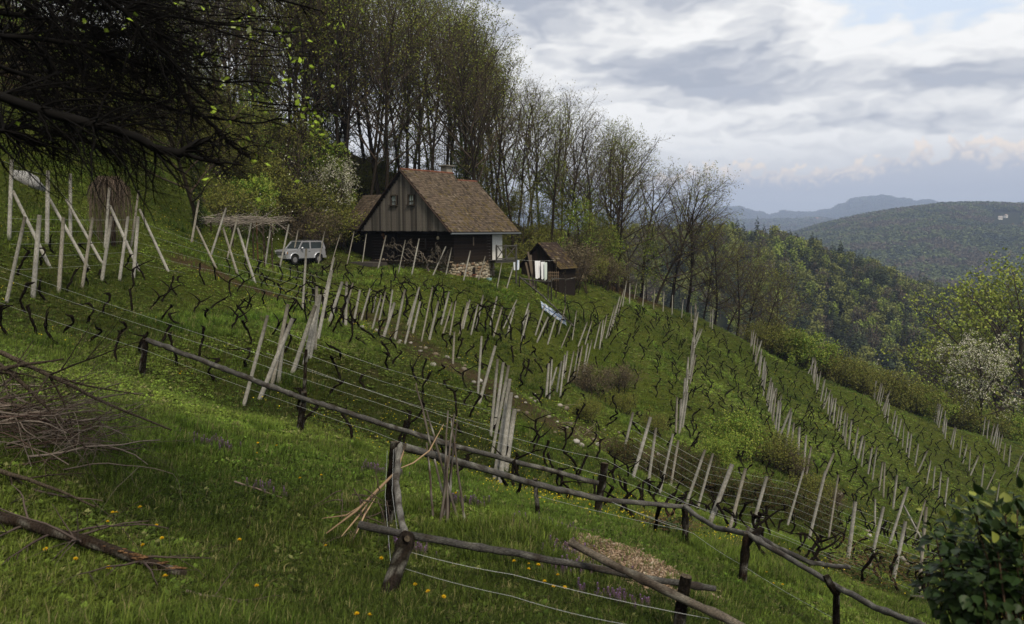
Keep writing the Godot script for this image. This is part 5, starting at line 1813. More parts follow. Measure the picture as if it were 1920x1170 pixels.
# ---------------------------------------------------------------- rails, poles and brushwood in front
func pole(p: Array, r0: float, r1: float, col: Color, sides := 10, wig := 0.008) -> ArrayMesh:
	# a barked pole through points in the world; returns its mesh about the first point
	var pts := PackedVector3Array()
	var rad := PackedFloat32Array()
	var n := 0
	for i in p.size() - 1:
		var steps := maxi(3, int(p[i].distance_to(p[i + 1]) / 0.09))
		for k in steps:
			var s := float(k) / steps
			pts.append(p[i].lerp(p[i + 1], s))
	pts.append(p[-1])
	n = pts.size()
	for i in n:
		if i > 0 and i < n - 1:
			pts[i] += Vector3(nz.get_noise_1d(i * 3.0 + p[0].x * 50.0), nz.get_noise_1d(i * 3.0 + 400.0 + p[0].z * 50.0), nz.get_noise_1d(i * 3.0 + 900.0)) * wig * 1.1
		rad.append(lerpf(r0, r1, float(i) / (n - 1)) * rr(0.92, 1.08))
	var m := MB.new()
	# knots where twigs were cut
	for k in int(n / 9):
		var j := 1 + rng.randi() % (n - 2)
		rad[j] *= rr(1.1, 1.28)
	m.tube(pts, rad, sides, col, true, Color(0.16, 0.13, 0.10))
	# scraps of bark and pale lichen left on the weathered wood
	for k in n * sides:
		var q := m.v[k] * 9.0
		var a := nz.get_noise_3d(q.x * 6.0, q.y * 14.0, q.z * 6.0)
		var b := nz2.get_noise_3d(q.x * 9.0, q.y * 9.0, q.z * 9.0)
		m.c[k] = m.c[k].lerp(Color(0.055, 0.038, 0.027), 0.75 * smoothstep(0.05, 0.3, a)).lerp(Color(0.33, 0.33, 0.30), 0.6 * smoothstep(0.2, 0.4, b)) * (0.85 + 0.5 * b)
	return m.mesh(p[0])

func pw(a: Array) -> Array:
	var out := []
	for q in a:
		out.append(W(q[0], q[1], q[2]))
	return out

func rail_part(o: Node3D, called: String, p: Array, r0: float, r1: float, col: Color, mt: Material, wig := 0.008) -> void:
	var q := part(called, pole(p, r0, r1, col, 10, wig), mt, o)
	q.position = p[0] - o.position

func stake_to_ground(px: float, py: float, d: float, py_top: float, px_top: float) -> Array:
	var b := W(px, py, d)
	b.y = gh(b.x, b.z) - 0.15
	return [b, W(px_top, py_top, d)]

func fences() -> void:
	var grey := Color(0.17, 0.165, 0.16)
	var black := Color(0.026, 0.022, 0.018)
	var o := thing("rail_fence", "long grey single-rail fence running downhill in front of the vine rows", "fence", hp(560, 812))
	rail_part(o, "rail", pw([[276, 637, 16.1], [565, 746, 14.35], [836, 832, 13.6], [1122, 906, 13.15]]), 0.055, 0.042, grey * 0.9, M.pole, 0.015)
	for q in [[265, 706, 16.1, 636, 272, 0.07], [561, 812, 14.4, 735, 570, 0.068], [838, 890, 13.7, 826, 840, 0.04], [1118, 962, 13.2, 868, 1134, 0.07]]:
		rail_part(o, "fence_post", stake_to_ground(q[0], q[1], q[2], q[3], q[4]), q[5], q[5] * 0.9, black, M.bark, 0.012)
	rail_part(o, "stake", stake_to_ground(566, 812, 14.45, 655, 574), 0.035, 0.03, black, M.bark)
	o = thing("lower_rail_fence", "grey pole fence bending downhill to the bottom right behind the mulch", "fence", hp(1285, 1032))
	rail_part(o, "rail", pw([[758, 838, 9.7], [1005, 908, 11.0], [1140, 938, 11.7], [1285, 950, 12.1]]), 0.052, 0.036, grey * 1.05, M.pole, 0.012)
	rail_part(o, "rail", pw([[1284, 949, 12.0], [1312, 972, 11.6], [1345, 990, 11.0], [1402, 1002, 10.2], [1470, 1042, 9.6], [1556, 1092, 8.9], [1640, 1138, 8.2], [1735, 1176, 7.5]]), 0.038, 0.034, grey * 1.15, M.pole, 0.015)
	rail_part(o, "rail", pw([[1402, 992, 10.7], [1460, 1030, 10.8], [1520, 1055, 11.2], [1592, 1064, 11.8]]), 0.04, 0.032, grey * 0.6, M.pole, 0.015)
	for q in [[1012, 972, 11.0, 898, 1003, 0.035], [1285, 1034, 12.1, 946, 1285, 0.048], [1390, 1106, 10.2, 1000, 1402, 0.052], [1568, 1215, 8.8, 1105, 1568, 0.038]]:
		rail_part(o, "fence_post", stake_to_ground(q[0], q[1], q[2], q[3], q[4]), q[5] * 1.1, q[5], black * 1.2, M.bark, 0.014)
	rail_part(o, "fork", pw([[1400, 1020, 10.2], [1412, 1005, 10.2], [1428, 992, 10.25]]), 0.05, 0.045, black, M.bark)
	rail_part(o, "fork", pw([[1568, 1110, 8.8], [1556, 1096, 8.8], [1548, 1078, 8.85]]), 0.05, 0.04, black, M.bark)
	rail_part(o, "fork", pw([[1568, 1112, 8.8], [1573, 1098, 8.8]]), 0.045, 0.04, black, M.bark)
	o = thing("far_rail", "short grey rail lying level behind the dark shrub at lower right", "fence", W(1640, 1115, 17))
	rail_part(o, "rail", pw([[1640, 1113, 17], [1750, 1122, 16.6], [1850, 1128, 16.2]]), 0.05, 0.042, grey, M.pole)
	for q in [[1690, 16.8, 1117], [1830, 16.2, 1126]]:
		rail_part(o, "fence_post", stake_to_ground(q[0], 1200, q[1], q[2], q[0]), 0.04, 0.04, black, M.bark)
	# the frame of crooked poles in the middle
	o = thing("pole_frame", "weathered frame of crooked poles on a thick stump in the lower middle", "frame", hp(720, 1125))
	rail_part(o, "stump_post", [hp(712, 1135) - Vector3(0.03, 0.2, 0), W(764, 1004, 7.0)], 0.08, 0.072, black * 1.5, M.bark, 0.01)
	rail_part(o, "back_post", stake_to_ground(728, 985, 9.3, 828, 741), 0.07, 0.065, black, M.bark, 0.012)
	rail_part(o, "cross_pole", pw([[744, 836, 9.35], [747, 870, 8.9], [742, 905, 8.4], [748, 955, 7.7], [759, 1000, 7.0]]), 0.04, 0.033, Color(0.33, 0.32, 0.31), M.pole, 0.012)
	rail_part(o, "stub", pw([[750, 835, 9.3], [742, 902, 8.4]]), 0.036, 0.03, Color(0.30, 0.29, 0.27), M.pole, 0.02)
	rail_part(o, "front_rail", pw([[676, 984, 7.25], [760, 1003, 7.0], [900, 1026, 7.1], [1060, 1055, 7.2], [1200, 1082, 7.3], [1341, 1104, 7.4]]), 0.037, 0.03, grey * 0.75, M.pole, 0.01)
	rail_part(o, "peg", pw([[755, 1008, 6.95], [764, 1010, 6.8]]), 0.03, 0.03, black, M.bark)
	o = thing("leaning_pole", "pale barkless pole leaning on a dark stake over the mulch heap", "pole", hp(1270, 1160))
	rail_part(o, "pole", pw([[1070, 1017, 7.25], [1150, 1060, 6.9], [1280, 1122, 6.45], [1400, 1180, 6.0]]), 0.037, 0.034, Color(0.27, 0.23, 0.19), M.pole, 0.01)
	rail_part(o, "stake", stake_to_ground(1266, 1185, 6.5, 1080, 1287), 0.055, 0.048, black, M.bark, 0.012)
	var fr := [[[735, 1058, 7.0], [960, 1118, 6.4], [1180, 1172, 5.9]], [[752, 1030, 7.0], [960, 1077, 6.8], [1330, 1160, 6.3]], [[726, 845, 9.3], [722, 930, 8.3], [733, 1058, 7.0]], [[738, 838, 9.3], [735, 920, 8.0], [749, 1020, 7.0]], [[1140, 938, 11.7], [1300, 1000, 11.2], [1392, 1060, 10.2], [1565, 1160, 8.8]], [[1010, 930, 11.0], [1285, 995, 12.1]]]
	var fw := ["lower slack wire from the thick stump to the bottom edge", "upper wire from the thick stump towards the leaning pole", "left wire stretched between back post and stump", "right wire stretched between back post and stump", "wire running under the bending pole fence", "wire between the two short posts of the lower fence"]
	for i in fr.size():
		wire("fence_wire", fr[i], fw[i])
	# bean sticks tied at the top
	o = thing("bean_sticks", "bundle of thin bare sticks set up as a tripod beside the frame", "sticks", hp(835, 1000))
	for q in [[780, 718, 10.0, 842, 955, 9.9], [800, 770, 10.0, 862, 990, 9.7], [852, 776, 9.8, 824, 1002, 9.6], [840, 770, 9.9, 828, 990, 9.7], [846, 784, 9.8, 873, 996, 9.6], [800, 830, 9.9, 812, 948, 9.8], [838, 855, 9.7, 838, 990, 9.6], [858, 790, 9.9, 830, 960, 9.9], [850, 830, 9.8, 838, 900, 9.8]]:
		var b := W(q[3], q[4], q[5])
		b.y = gh(b.x, b.z) - 0.05
		rail_part(o, "stick", [b, W(q[0], q[1], q[2])], 0.018, 0.010, Color(0.11, 0.095, 0.08) * rr(0.7, 1.4), M.twig, 0.015)

func crooked_branch(m: MB, p: Vector3, d: Vector3, l: float, r: float, lvl: int, col: Color, bend := 0.22, droop := 0.0, kids := 4) -> void:
	var n := 7 if lvl > 0 else 5
	var pts := PackedVector3Array()
	var rad := PackedFloat32Array()
	for i in n + 1:
		pts.append(p)
		rad.append(r * lerpf(1.0, 0.3, float(i) / n))
		d = (d + rdir() * bend + Vector3(0, -droop, 0)).normalized()
		p += d * l / n
	m.tube(pts, rad, 6 if r > 0.02 else 4 if r > 0.006 else 3, col * rr(0.75, 1.3))
	if lvl > 0:
		for k in kids:
			var j := 1 + rng.randi() % n
			var dd := (pts[j] - pts[j - 1]).normalized()
			crooked_branch(m, pts[j], turn_off(dd, rr(0.4, 1.1), rr(0, TAU)), l * rr(0.35, 0.65), rad[j] * rr(0.45, 0.7), lvl - 1, col, bend, droop, kids)

func brushwood() -> void:
	# the heap of cut branches at the left edge
	var base := hp(60, 870)
	var o := thing("brush_pile", "heap of cut bare branches at the left edge of the meadow", "branches", base)
	var m := MB.new()
	for i in 105:
		var q := W(rr(-140, 130), rr(690, 910), rr(8.2, 9.8))
		q.y = gh(q.x, q.z) + rr(0.02, 0.55) * clampf(1.0 - absf(q.x + 5.8) * 0.5, 0.1, 1.0)
		var a := rr(-0.5, 0.5) + (0.0 if rng.randf() < 0.75 else PI)
		crooked_branch(m, q, Vector3(cos(a), rr(-0.08, 0.22), sin(a)).normalized(), rr(0.7, 1.8), rr(0.006, 0.018), 2, [Color(0.095, 0.075, 0.06), Color(0.15, 0.125, 0.105), Color(0.06, 0.042, 0.034)][i % 3], 0.2, 0.02, 4)
	part("branches", m.mesh(base), M.twig, o)
	m = MB.new()
	for q in [[[-40, 655, 9.0], [110, 745, 8.8], [235, 690, 9.2]], [[-40, 700, 8.6], [60, 680, 8.8], [120, 672, 9]], [[-40, 870, 7.8], [70, 905, 7.6], [150, 950, 7.3]], [[0, 660, 9.2], [180, 770, 9.0], [340, 850, 9.4]]]:
		var p := pw(q)
		crooked_branch(m, p[0], (p[1] - p[0]).normalized(), p[0].distance_to(p[1]) + p[1].distance_to(p[2]), 0.03, 2, Color(0.11, 0.088, 0.07), 0.1, 0.0, 4)
	part("thick_branches", m.mesh(base), M.bark, o)
	# the felled stem
	base = hp(160, 1040)
	o = thing("felled_stem", "dark barked felled stem lying in the grass at lower left", "log", base)
	var a := W(-60, 975, 6.7)
	var b := W(345, 1066, 6.25)
	a.y = gh(a.x, a.z) + 0.1
	b.y = gh(b.x, b.z) + 0.06
	rail_part(o, "stem", [a, a.lerp(b, 0.5) + Vector3(0, 0.03, 0), b], 0.053, 0.04, Color(0.075, 0.058, 0.048), M.bark, 0.008)
	m = MB.new()
	for k in 26:
		var s := rr(0.55, 1.0)
		var q := a.lerp(b, s) + Vector3(rr(-0.02, 0.02), 0.045 + rr(-0.01, 0.015), rr(-0.015, 0.045))
		m.blob(q, Vector3(rr(0.02, 0.06), 0.008, 0.014), Color(0.26, 0.15, 0.08) * rr(0.7, 1.3), nz, 0.3, 6, 4)
	part("torn_bark", m.mesh(base), M.bark, o)
	m = MB.new()
	for k in 12:
		var q := a.lerp(b, rr(0.1, 0.85))
		crooked_branch(m, q, Vector3(rr(-0.4, 1), rr(-0.1, 0.35), rr(-0.4, 0.7)).normalized(), rr(0.4, 1.0), 0.012, 1, Color(0.07, 0.055, 0.048), 0.14, 0.05, 4)
	part("side_branches", m.mesh(base), M.twig, o)
	for q in [["fallen_branch", 60, 925, 0.9, "long fallen branch lying in the grass between brush heap and felled stem"], ["fallen_branch", 440, 910, 0.8, "thin fallen branch lying in the middle of the near meadow"], ["fallen_branch", 350, 1120, 0.6, "small forked twig lying on bare soil below the felled stem"], ["fallen_branch", 1040, 985, 0.5, "short pale stick lying by the purple flowers"]]:
		base = hp(q[1], q[2])
		m = MB.new()
		crooked_branch(m, base + Vector3(0, 0.05, 0), Vector3(1, -0.08, 0.3).normalized(), q[3], 0.014, 2, Color(0.13, 0.10, 0.085), 0.12, 0.0, 3)
		solo(q[0], m.mesh(base), M.twig, base, q[4], "branch")
	# the broken pale branch caught in the frame
	base = hp(690, 985)
	m = MB.new()
	var br := Color(0.27, 0.19, 0.12)
	for q in [[[612, 1000, 8.2], [668, 958, 8.2], [712, 915, 8.5], [745, 882, 8.8], [757, 845, 9.0]], [[640, 1006, 8.1], [672, 968, 8.3], [705, 925, 8.4]], [[740, 882, 8.8], [775, 868, 8.9], [805, 845, 9.2], [832, 795, 9.4]], [[604, 972, 8.5], [650, 966, 8.3], [690, 940, 8.4]], [[668, 1000, 8.0], [684, 965, 8.2], [706, 930, 8.4]]]:
		var p := pw(q)
		var pts := PackedVector3Array(p)
		var rad := PackedFloat32Array()
		for k in p.size():
			rad.append(lerpf(0.006, 0.016, sin(PI * k / (p.size() - 1))) * (1.0 if p.size() > 4 else 0.65))
		m.tube(pts, rad, 6, br * rr(0.8, 1.2), true)
	for k in 26:
		crooked_branch(m, W(rr(640, 725), rr(915, 1000), 8.3), rdir(), 0.4, 0.007, 1, Color(0.07, 0.055, 0.045), 0.2, 0.05, 2)
	solo("broken_branch", m.mesh(base), M.twig, base, "broken tan branch with dry twigs caught in the pole frame", "branch")
	# heap of vine cuttings among the lower rows
	for q in [[1612, 1085, 16.5, 1.0, "brown heap of vine cuttings grown with ivy by the dark rail"], [1690, 1010, 24.5, 1.2, "dark bramble heap under the slanting strut"], [1245, 1000, 13.0, 0.35, "ivy-grown stump beside the bend of the pole fence"]]:
		base = W(q[0], q[1], q[2])
		base.y = gh(base.x, base.z)
		o = thing("cuttings_heap", q[4], "heap", base)
		m = MB.new()
		for k in 110:
			var p := base + Vector3(rng.randfn() * q[3] * 0.6, rr(0.02, 0.55) * q[3], rng.randfn() * q[3] * 0.35)
			crooked_branch(m, p, Vector3(rr(-1, 1), rr(-0.3, 0.4), rr(-0.6, 0.6)).normalized(), rr(0.3, 0.8), 0.006, 1, Color(0.14, 0.085, 0.05) * rr(0.5, 1.3), 0.2, 0.04, 2)
		part("cuttings", m.mesh(base), M.twig, o)
		m = MB.new()
		for k in 700:
			var p := base + Vector3(rng.randfn() * q[3] * 0.65, rr(0.0, 0.6) * q[3], rng.randfn() * q[3] * 0.4)
			m.leaf(p, rdir(), Vector3.UP + rdir(), rr(0.04, 0.08), rr(0.03, 0.06), Color(0.03, 0.045, 0.015) * rr(0.7, 1.6))
		part("ivy", m.mesh(base), M.leaf, o)

# ---------------------------------------------------------------- near plants
func overhanging_tree() -> void:
	# an old fruit tree whose trunk stands just outside the picture on the left; its limbs hang into the view
	var foot := Vector3(-6.6, 0, -3.4)
	foot.y = gh(foot.x, foot.z)
	var o := thing("overhanging_tree", "dark old fruit tree whose bare tangled branches hang into the upper left", "tree", foot)
	var m := MB.new()
	var col := Color(0.30, 0.28, 0.26)
	m.tube(PackedVector3Array([foot + Vector3(0, -0.3, 0), foot + Vector3(0.1, 1.2, 0), foot + Vector3(0.2, 3.2, -0.2), foot + Vector3(0.1, 5.2, -0.6)]), PackedFloat32Array([0.26, 0.2, 0.17, 0.1]), 10, col)
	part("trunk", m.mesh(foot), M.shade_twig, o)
	m = MB.new()
	var lf := MB.new()
	var limbs := [
		[[-60, 165, 4.6], [180, 235, 4.9], [330, 292, 5.1], [392, 262, 5.2]], [[-40, 60, 4.8], [150, 90, 5.3], [330, 140, 5.8], [520, 160, 6.2]], [[-60, -40, 4.6], [160, -10, 5.2], [340, 40, 5.8], [560, 60, 6.3]], [[-40, 110, 4.7], [140, 170, 5.2], [280, 190, 5.7], [440, 230, 6.0], [540, 225, 6.2]],
		[[-60, 230, 5.0], [60, 265, 5.4], [110, 290, 5.6]], [[-30, -80, 5.2], [200, -60, 5.6], [420, -20, 6.2], [600, 20, 6.6]], [[-60, 20, 5.4], [120, 40, 6.0], [300, 90, 6.6], [430, 110, 7.0]], [[100, -90, 5.0], [230, 20, 5.2], [330, 120, 5.5], [400, 200, 5.8]], [[0, -60, 5.6], [90, 60, 6.0], [190, 180, 6.3], [250, 300, 6.5]],
		[[330, 292, 5.1], [400, 300, 5.2], [455, 310, 5.3]], [[290, 40, 5.8], [360, 200, 5.8], [440, 280, 5.8], [470, 300, 5.8]], [[-60, 140, 5.6], [90, 130, 6.0], [210, 150, 6.4], [330, 210, 6.8]], [[-50, -20, 6.2], [80, -30, 6.6], [260, -20, 7.0], [470, 30, 7.4]],
		[[-60, 190, 6.4], [60, 180, 6.8], [200, 220, 7.2], [340, 250, 7.6]], [[-60, 60, 6.6], [100, 70, 7.0], [240, 60, 7.4], [380, 90, 7.8]], [[-60, 250, 6.0], [40, 230, 6.4], [150, 260, 6.8], [230, 300, 7.0]], [[-40, -60, 7.0], [140, 10, 7.6], [320, 30, 8.2], [520, 90, 8.6]], [[-60, 120, 7.2], [120, 110, 7.6], [280, 140, 8.0], [420, 170, 8.4]],
	]
	for i in limbs.size():
		var p := pw(limbs[i])
		var pts := PackedVector3Array()
		var rad := PackedFloat32Array()
		var r0: float = 0.034 if i == 0 else rr(0.014, 0.026)
		for k in p.size() - 1:
			for s in 4:
				pts.append(p[k].lerp(p[k + 1], s / 4.0) + rdir() * 0.025)
				rad.append(r0 * lerpf(1.0, 0.4 if i > 0 else 0.65, (k + s / 4.0) / (p.size() - 1)) * rr(0.9, 1.15))
		pts.append(p[-1])
		rad.append(r0 * (0.35 if i > 0 else 0.45))
		m.tube(pts, rad, 7, col * rr(0.9, 1.5))
		for k in (80 if i != 9 else 12):
			var j := rng.randi() % (pts.size() - 1) + 1
			var reach := 1.0 - 0.62 * maxf(smoothstep(230.0, 390.0, seen_at(pts[j]).x), 0.7 * smoothstep(215.0, 290.0, seen_at(pts[j]).y))
			if rng.randf() > reach + 0.1:
				continue
			var d := (pts[j] - pts[j - 1]).normalized()
			var e := turn_off(d, rr(0.3, 1.2), rr(0, TAU))
			crooked_branch(m, pts[j], e, rr(0.35, 0.85) * reach, minf(rad[j] * 0.45, 0.008), 2, col, 0.26, 0.045, 4)
			if rng.randf() < 0.012 + 0.45 * smoothstep(340.0, 560.0, seen_at(pts[j]).x):
				for q in 3:
					lf.leaf(pts[j] + e * rr(0.1, 0.45) + rdir() * 0.12, (e + rdir() * 0.8).normalized(), rdir(), rr(0.035, 0.06), rr(0.022, 0.038), Color(0.22, 0.31, 0.035) * rr(0.7, 1.2))
	# a few young leaves and blossoms on the outer twigs
	for q in [[520, 60], [545, 65], [470, 20], [480, 30], [440, 45], [415, 95], [405, 115], [565, 120], [570, 130], [550, 180], [600, 225], [610, 235], [575, 215], [420, 150], [370, 85], [255, 85], [360, 90], [395, 205], [520, 70], [535, 95], [500, 150], [5, 40], [380, 15], [330, 5], [465, 75], [530, 155], [610, 220], [575, 240]]:
		for k in 4:
			var p := W(q[0] + rr(-13, 13), q[1] + rr(-13, 13), rr(5.6, 6.4))
			lf.leaf(p, rdir(), Vector3.UP + rdir(), rr(0.035, 0.075), rr(0.022, 0.042), Color(0.25, 0.35, 0.04) * rr(0.8, 1.2) if k > 0 else Color(0.30, 0.34, 0.16))
		var b := W(q[0], q[1], 6.0)
		crooked_branch(m, b + Vector3(-0.5, 0.1, 0.1), Vector3(1, -0.1, -0.1).normalized(), 0.75, 0.006, 1, col, 0.15, 0.0, 3)
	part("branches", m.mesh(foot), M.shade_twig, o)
	part("leaves", lf.mesh(foot), M.leaf, o)

func heart_leaf(m: MB, p: Vector3, d: Vector3, up: Vector3, s: float, col: Color) -> void:
	var x := d.cross(up).normalized()
	var nn := x.cross(d).normalized()
	var k := m.v.size()
	var prof := [[0.0, 0.0], [0.12, 0.30], [0.35, 0.42], [0.62, 0.30], [0.84, 0.12], [1.0, 0.0]]
	for q in prof:
		var curl: Vector3 = nn * (-0.14 * q[0] * q[0]) * s
		m.vert(p + d * q[0] * s + curl, nn, col * 0.95)
		m.vert(p + d * q[0] * s + x * q[1] * s + nn * q[1] * 0.16 * s + curl, (nn - x * 0.35).normalized(), col)
		m.vert(p + d * q[0] * s - x * q[1] * s + nn * q[1] * 0.16 * s + curl, (nn + x * 0.35).normalized(), col)
	for i in 5:
		var a := k + i * 3
		m.ix.append_array(PackedInt32Array([a, a + 4, a + 1, a, a + 3, a + 4, a, a + 2, a + 5, a, a + 5, a + 3]))

func lilac() -> void:
	var base := Vector3(2.75, 0, -3.55)
	base.y = gh(base.x, base.z)
	var o := thing("lilac_bush", "dark heart-leaved bush close by in the lower right corner", "bush", base)
	var m := MB.new()
	var lf := []
	for i in 8:
		lf.append(MB.new())
	var mid := W(1872, 1085, 4.2)
	for i in 95:
		var e := mid + rdir() * Vector3(0.38, 0.42, 0.42) * pow(rng.randf(), 0.5)
		var s := base + Vector3(rr(-0.15, 0.15), 0.0, rr(-0.15, 0.15))
		var pts := PackedVector3Array([s, s.lerp(e, 0.5) + rdir() * 0.08, e])
		m.tube(pts, PackedFloat32Array([0.014, 0.009, 0.004]), 5, Color(0.13, 0.09, 0.06) * rr(0.6, 1.2))
		for k in 16:
			var q := e + rdir() * rr(0.03, 0.15)
			var d := (q - mid).normalized() + rdir() * 0.6 + Vector3(0, -0.25, 0)
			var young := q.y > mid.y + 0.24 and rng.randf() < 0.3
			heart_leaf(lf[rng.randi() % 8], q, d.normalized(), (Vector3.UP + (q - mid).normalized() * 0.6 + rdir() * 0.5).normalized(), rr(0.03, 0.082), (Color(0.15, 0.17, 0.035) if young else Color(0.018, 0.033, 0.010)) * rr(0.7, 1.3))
	part("stems", m.mesh(base), M.bark, o)
	M.gloss_leaf = leafy(0.3)
	M.gloss_leaf.roughness = 0.45
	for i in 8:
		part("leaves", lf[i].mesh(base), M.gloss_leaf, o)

func flowers() -> void:
	# dandelions: one by one
	var head := MB.new()
	for i in 40:
		var a := TAU * i * 0.382
		var s := sqrt(i / 40.0)
		var d := Vector3(cos(a) * s, lerpf(1.0, 0.25, s), sin(a) * s).normalized()
		head.leaf(Vector3(0, 0.1, 0), d, Vector3.UP + d * 0.2, 0.024, 0.007, Color(0.62, 0.40, 0.012) * rr(0.85, 1.1))
	var stalk := MB.new()
	stalk.rod(Vector3(0, -0.03, 0), Vector3(0, 0.1, 0), 0.003, 0.003, 5, Color(0.12, 0.17, 0.05))
	var hm := head.mesh()
	var sm := stalk.mesh()
	var spot := [[965, 1062], [995, 1063], [1008, 1070], [990, 1072], [1048, 1085], [1037, 1106], [1020, 1100], [1056, 1112], [810, 1122], [828, 1128], [778, 1103], [690, 1166], [674, 1167], [309, 1017], [276, 1030], [293, 990], [211, 965], [198, 984], [215, 969], [92, 1036], [140, 1058], [481, 1114], [450, 1018], [712, 1056], [617, 1030], [600, 895], [484, 831], [520, 838], [565, 903], [1447, 1095], [1468, 1096], [1549, 1098], [1543, 1102], [1440, 1076], [335, 700], [342, 695], [480, 850], [313, 1098], [198, 1074], [1050, 930], [1105, 945], [270, 960], [855, 928]]
	spot.sort_custom(func(a, b): return a[0] < b[0])
	for i in spot.size():
		var at := hp(spot[i][0], spot[i][1] + 10)
		var where := "by the mulch heap" if spot[i][0] > 950 and spot[i][0] < 1100 and spot[i][1] > 1000 else "near the felled stem" if spot[i][0] < 330 and spot[i][1] > 940 else "below the bent pole fence" if spot[i][0] > 1400 else "in the near meadow"
		var o := thing("dandelion", "yellow dandelion in the grass %s, %s dandelion from the left" % [where, ordinal(i)], "flower", at, "dandelions in the meadow")
		o.rotation = Vector3(rr(-0.3, 0.3), rr(0, TAU), rr(-0.3, 0.3))
		o.scale = Vector3.ONE * rr(0.8, 1.15)
		part("stalk", sm, M.leaf, o)
		part("flower_head", hm, M.petal, o)
	# purple dead-nettles in patches
	var plantm := []
	for v in 3:
		var m := MB.new()
		m.rod(Vector3(0, -0.03, 0), Vector3(0.01, 0.16, 0), 0.003, 0.002, 4, Color(0.09, 0.07, 0.05))
		for t in 6:
			var y := 0.05 + 0.022 * t
			for k in 4:
				var a := TAU * k / 4 + t * 0.8
				m.leaf(Vector3(0, y, 0), Vector3(cos(a), 0.1, sin(a)).normalized(), Vector3.UP, 0.035 - 0.003 * t, 0.028 - 0.002 * t, Color(0.06, 0.075, 0.03).lerp(Color(0.10, 0.05, 0.075), t / 6.0) * rr(0.8, 1.2))
				if t > 2:
					m.leaf(Vector3(0, y + 0.005, 0), Vector3(cos(a + 0.4), 0.9, sin(a + 0.4)).normalized(), Vector3.UP + rdir() * 0.4, 0.018, 0.009, Color(0.19, 0.115, 0.26) * rr(0.7, 1.3))
		plantm.append(m.mesh())
	var patches := [[1090, 1075, 0.45, 50, "beside the mulch heap under the front rail"], [1145, 1130, 0.38, 46, "running down to the lower edge left of the leaning pole"], [870, 945, 0.38, 40, "behind the bean sticks"], [1020, 990, 0.5, 40, "between bean sticks and mulch heap"], [395, 838, 0.40, 45, "standing as a grey-purple tuft in the near meadow"], [770, 1040, 0.3, 40, "at the foot of the thick stump"], [715, 890, 0.4, 40, "left of the back post of the frame"], [1060, 1040, 0.4, 34, "just under the front rail left of the mulch"], [505, 925, 0.3, 18, "small one beside the fallen branch"]]
	for q in patches:
		var c := hp(q[0], q[1])
		var where := []
		var t := PackedColorArray()
		for i in q[3]:
			var x: float = c.x + rng.randfn() * q[2] * 0.5
			var z: float = c.z + rng.randfn() * q[2] * 0.35
			where.append(Transform3D(Basis(Vector3.UP, rr(0, TAU)).scaled(Vector3.ONE * rr(0.5, 0.95)), Vector3(x, gh(x, z), z) - c))
			t.append(Color.WHITE * rr(0.8, 1.2))
		var o := scatter("purple_flowers", plantm[rng.randi() % 3], M.petal, where, t)
		o.position = c
		tag(o, "patch of purple dead-nettles %s" % q[4], "flowers", "patches of purple flowers")
	# the heap of wood chips
	var c := hp(1185, 1068)
	var o := thing("mulch_heap", "flat heap of tan wood chips and dead leaves behind the leaning pole", "heap", c)
	var mound := MB.new()
	var k0 := 0
	var n := 26
	for i in n + 1:
		for j in n + 1:
			var u := (i / float(n) - 0.5) * 2.0
			var w := (j / float(n) - 0.5) * 2.0
			var x: float = c.x + u * 0.85
			var z: float = c.z + w * 1.2 + u * 0.5
			var e := clampf(1.0 - u * u - w * w + 0.12 * nz.get_noise_2d(x * 40.0, z * 40.0), -0.3, 1.0)
			mound.vert(Vector3(x, gh(x, z) + 0.10 * e, z), Vector3.UP, Color(0.17, 0.12, 0.08))
	for i in n:
		for j in n:
			var a := i * (n + 1) + j
			mound.ix.append_array(PackedInt32Array([a, a + n + 1, a + n + 2, a, a + n + 2, a + 1]))
	part("mound", mound.mesh(c), M.stone, o)
	var chip := MB.new()
	chip.leaf(Vector3.ZERO, Vector3.RIGHT, Vector3.UP, 0.06, 0.032, Color.WHITE)
	chip.box(Transform3D(Basis(Vector3(1, 0.3, 0.2).normalized(), 0.6), Vector3(0.02, 0.012, 0.03)), Vector3(0.045, 0.008, 0.016), Color(0.9, 0.8, 0.7))
	var where := []
	var t := PackedColorArray()
	while where.size() < 5200:
		var u := rng.randfn() * 0.56
		var w := rng.randfn() * 0.56
		if u * u + w * w > 1.25 and rng.randf() < 0.8 or u * u + w * w > 2.2:
			continue
		var x: float = c.x + u * 0.85
		var z: float = c.z + w * 1.2 + u * 0.5
		var e := clampf(1.0 - u * u - w * w + 0.12 * nz.get_noise_2d(x * 40.0, z * 40.0), -0.1, 1.0)
		where.append(Transform3D(Basis(rdir(), rr(-0.9, 0.9)) * Basis(Vector3.UP, rr(0, TAU)).scaled(Vector3.ONE * rr(0.6, 1.2)), Vector3(x, gh(x, z) + 0.10 * e + rr(0.0, 0.025), z) - c))
		t.append([Color(0.25, 0.195, 0.145), Color(0.17, 0.125, 0.09), Color(0.33, 0.275, 0.215), Color(0.11, 0.08, 0.058)][rng.randi() % 4] * rr(0.7, 1.2))
	scatter("wood_chips", chip.mesh(), M.leaf, where, t, o)

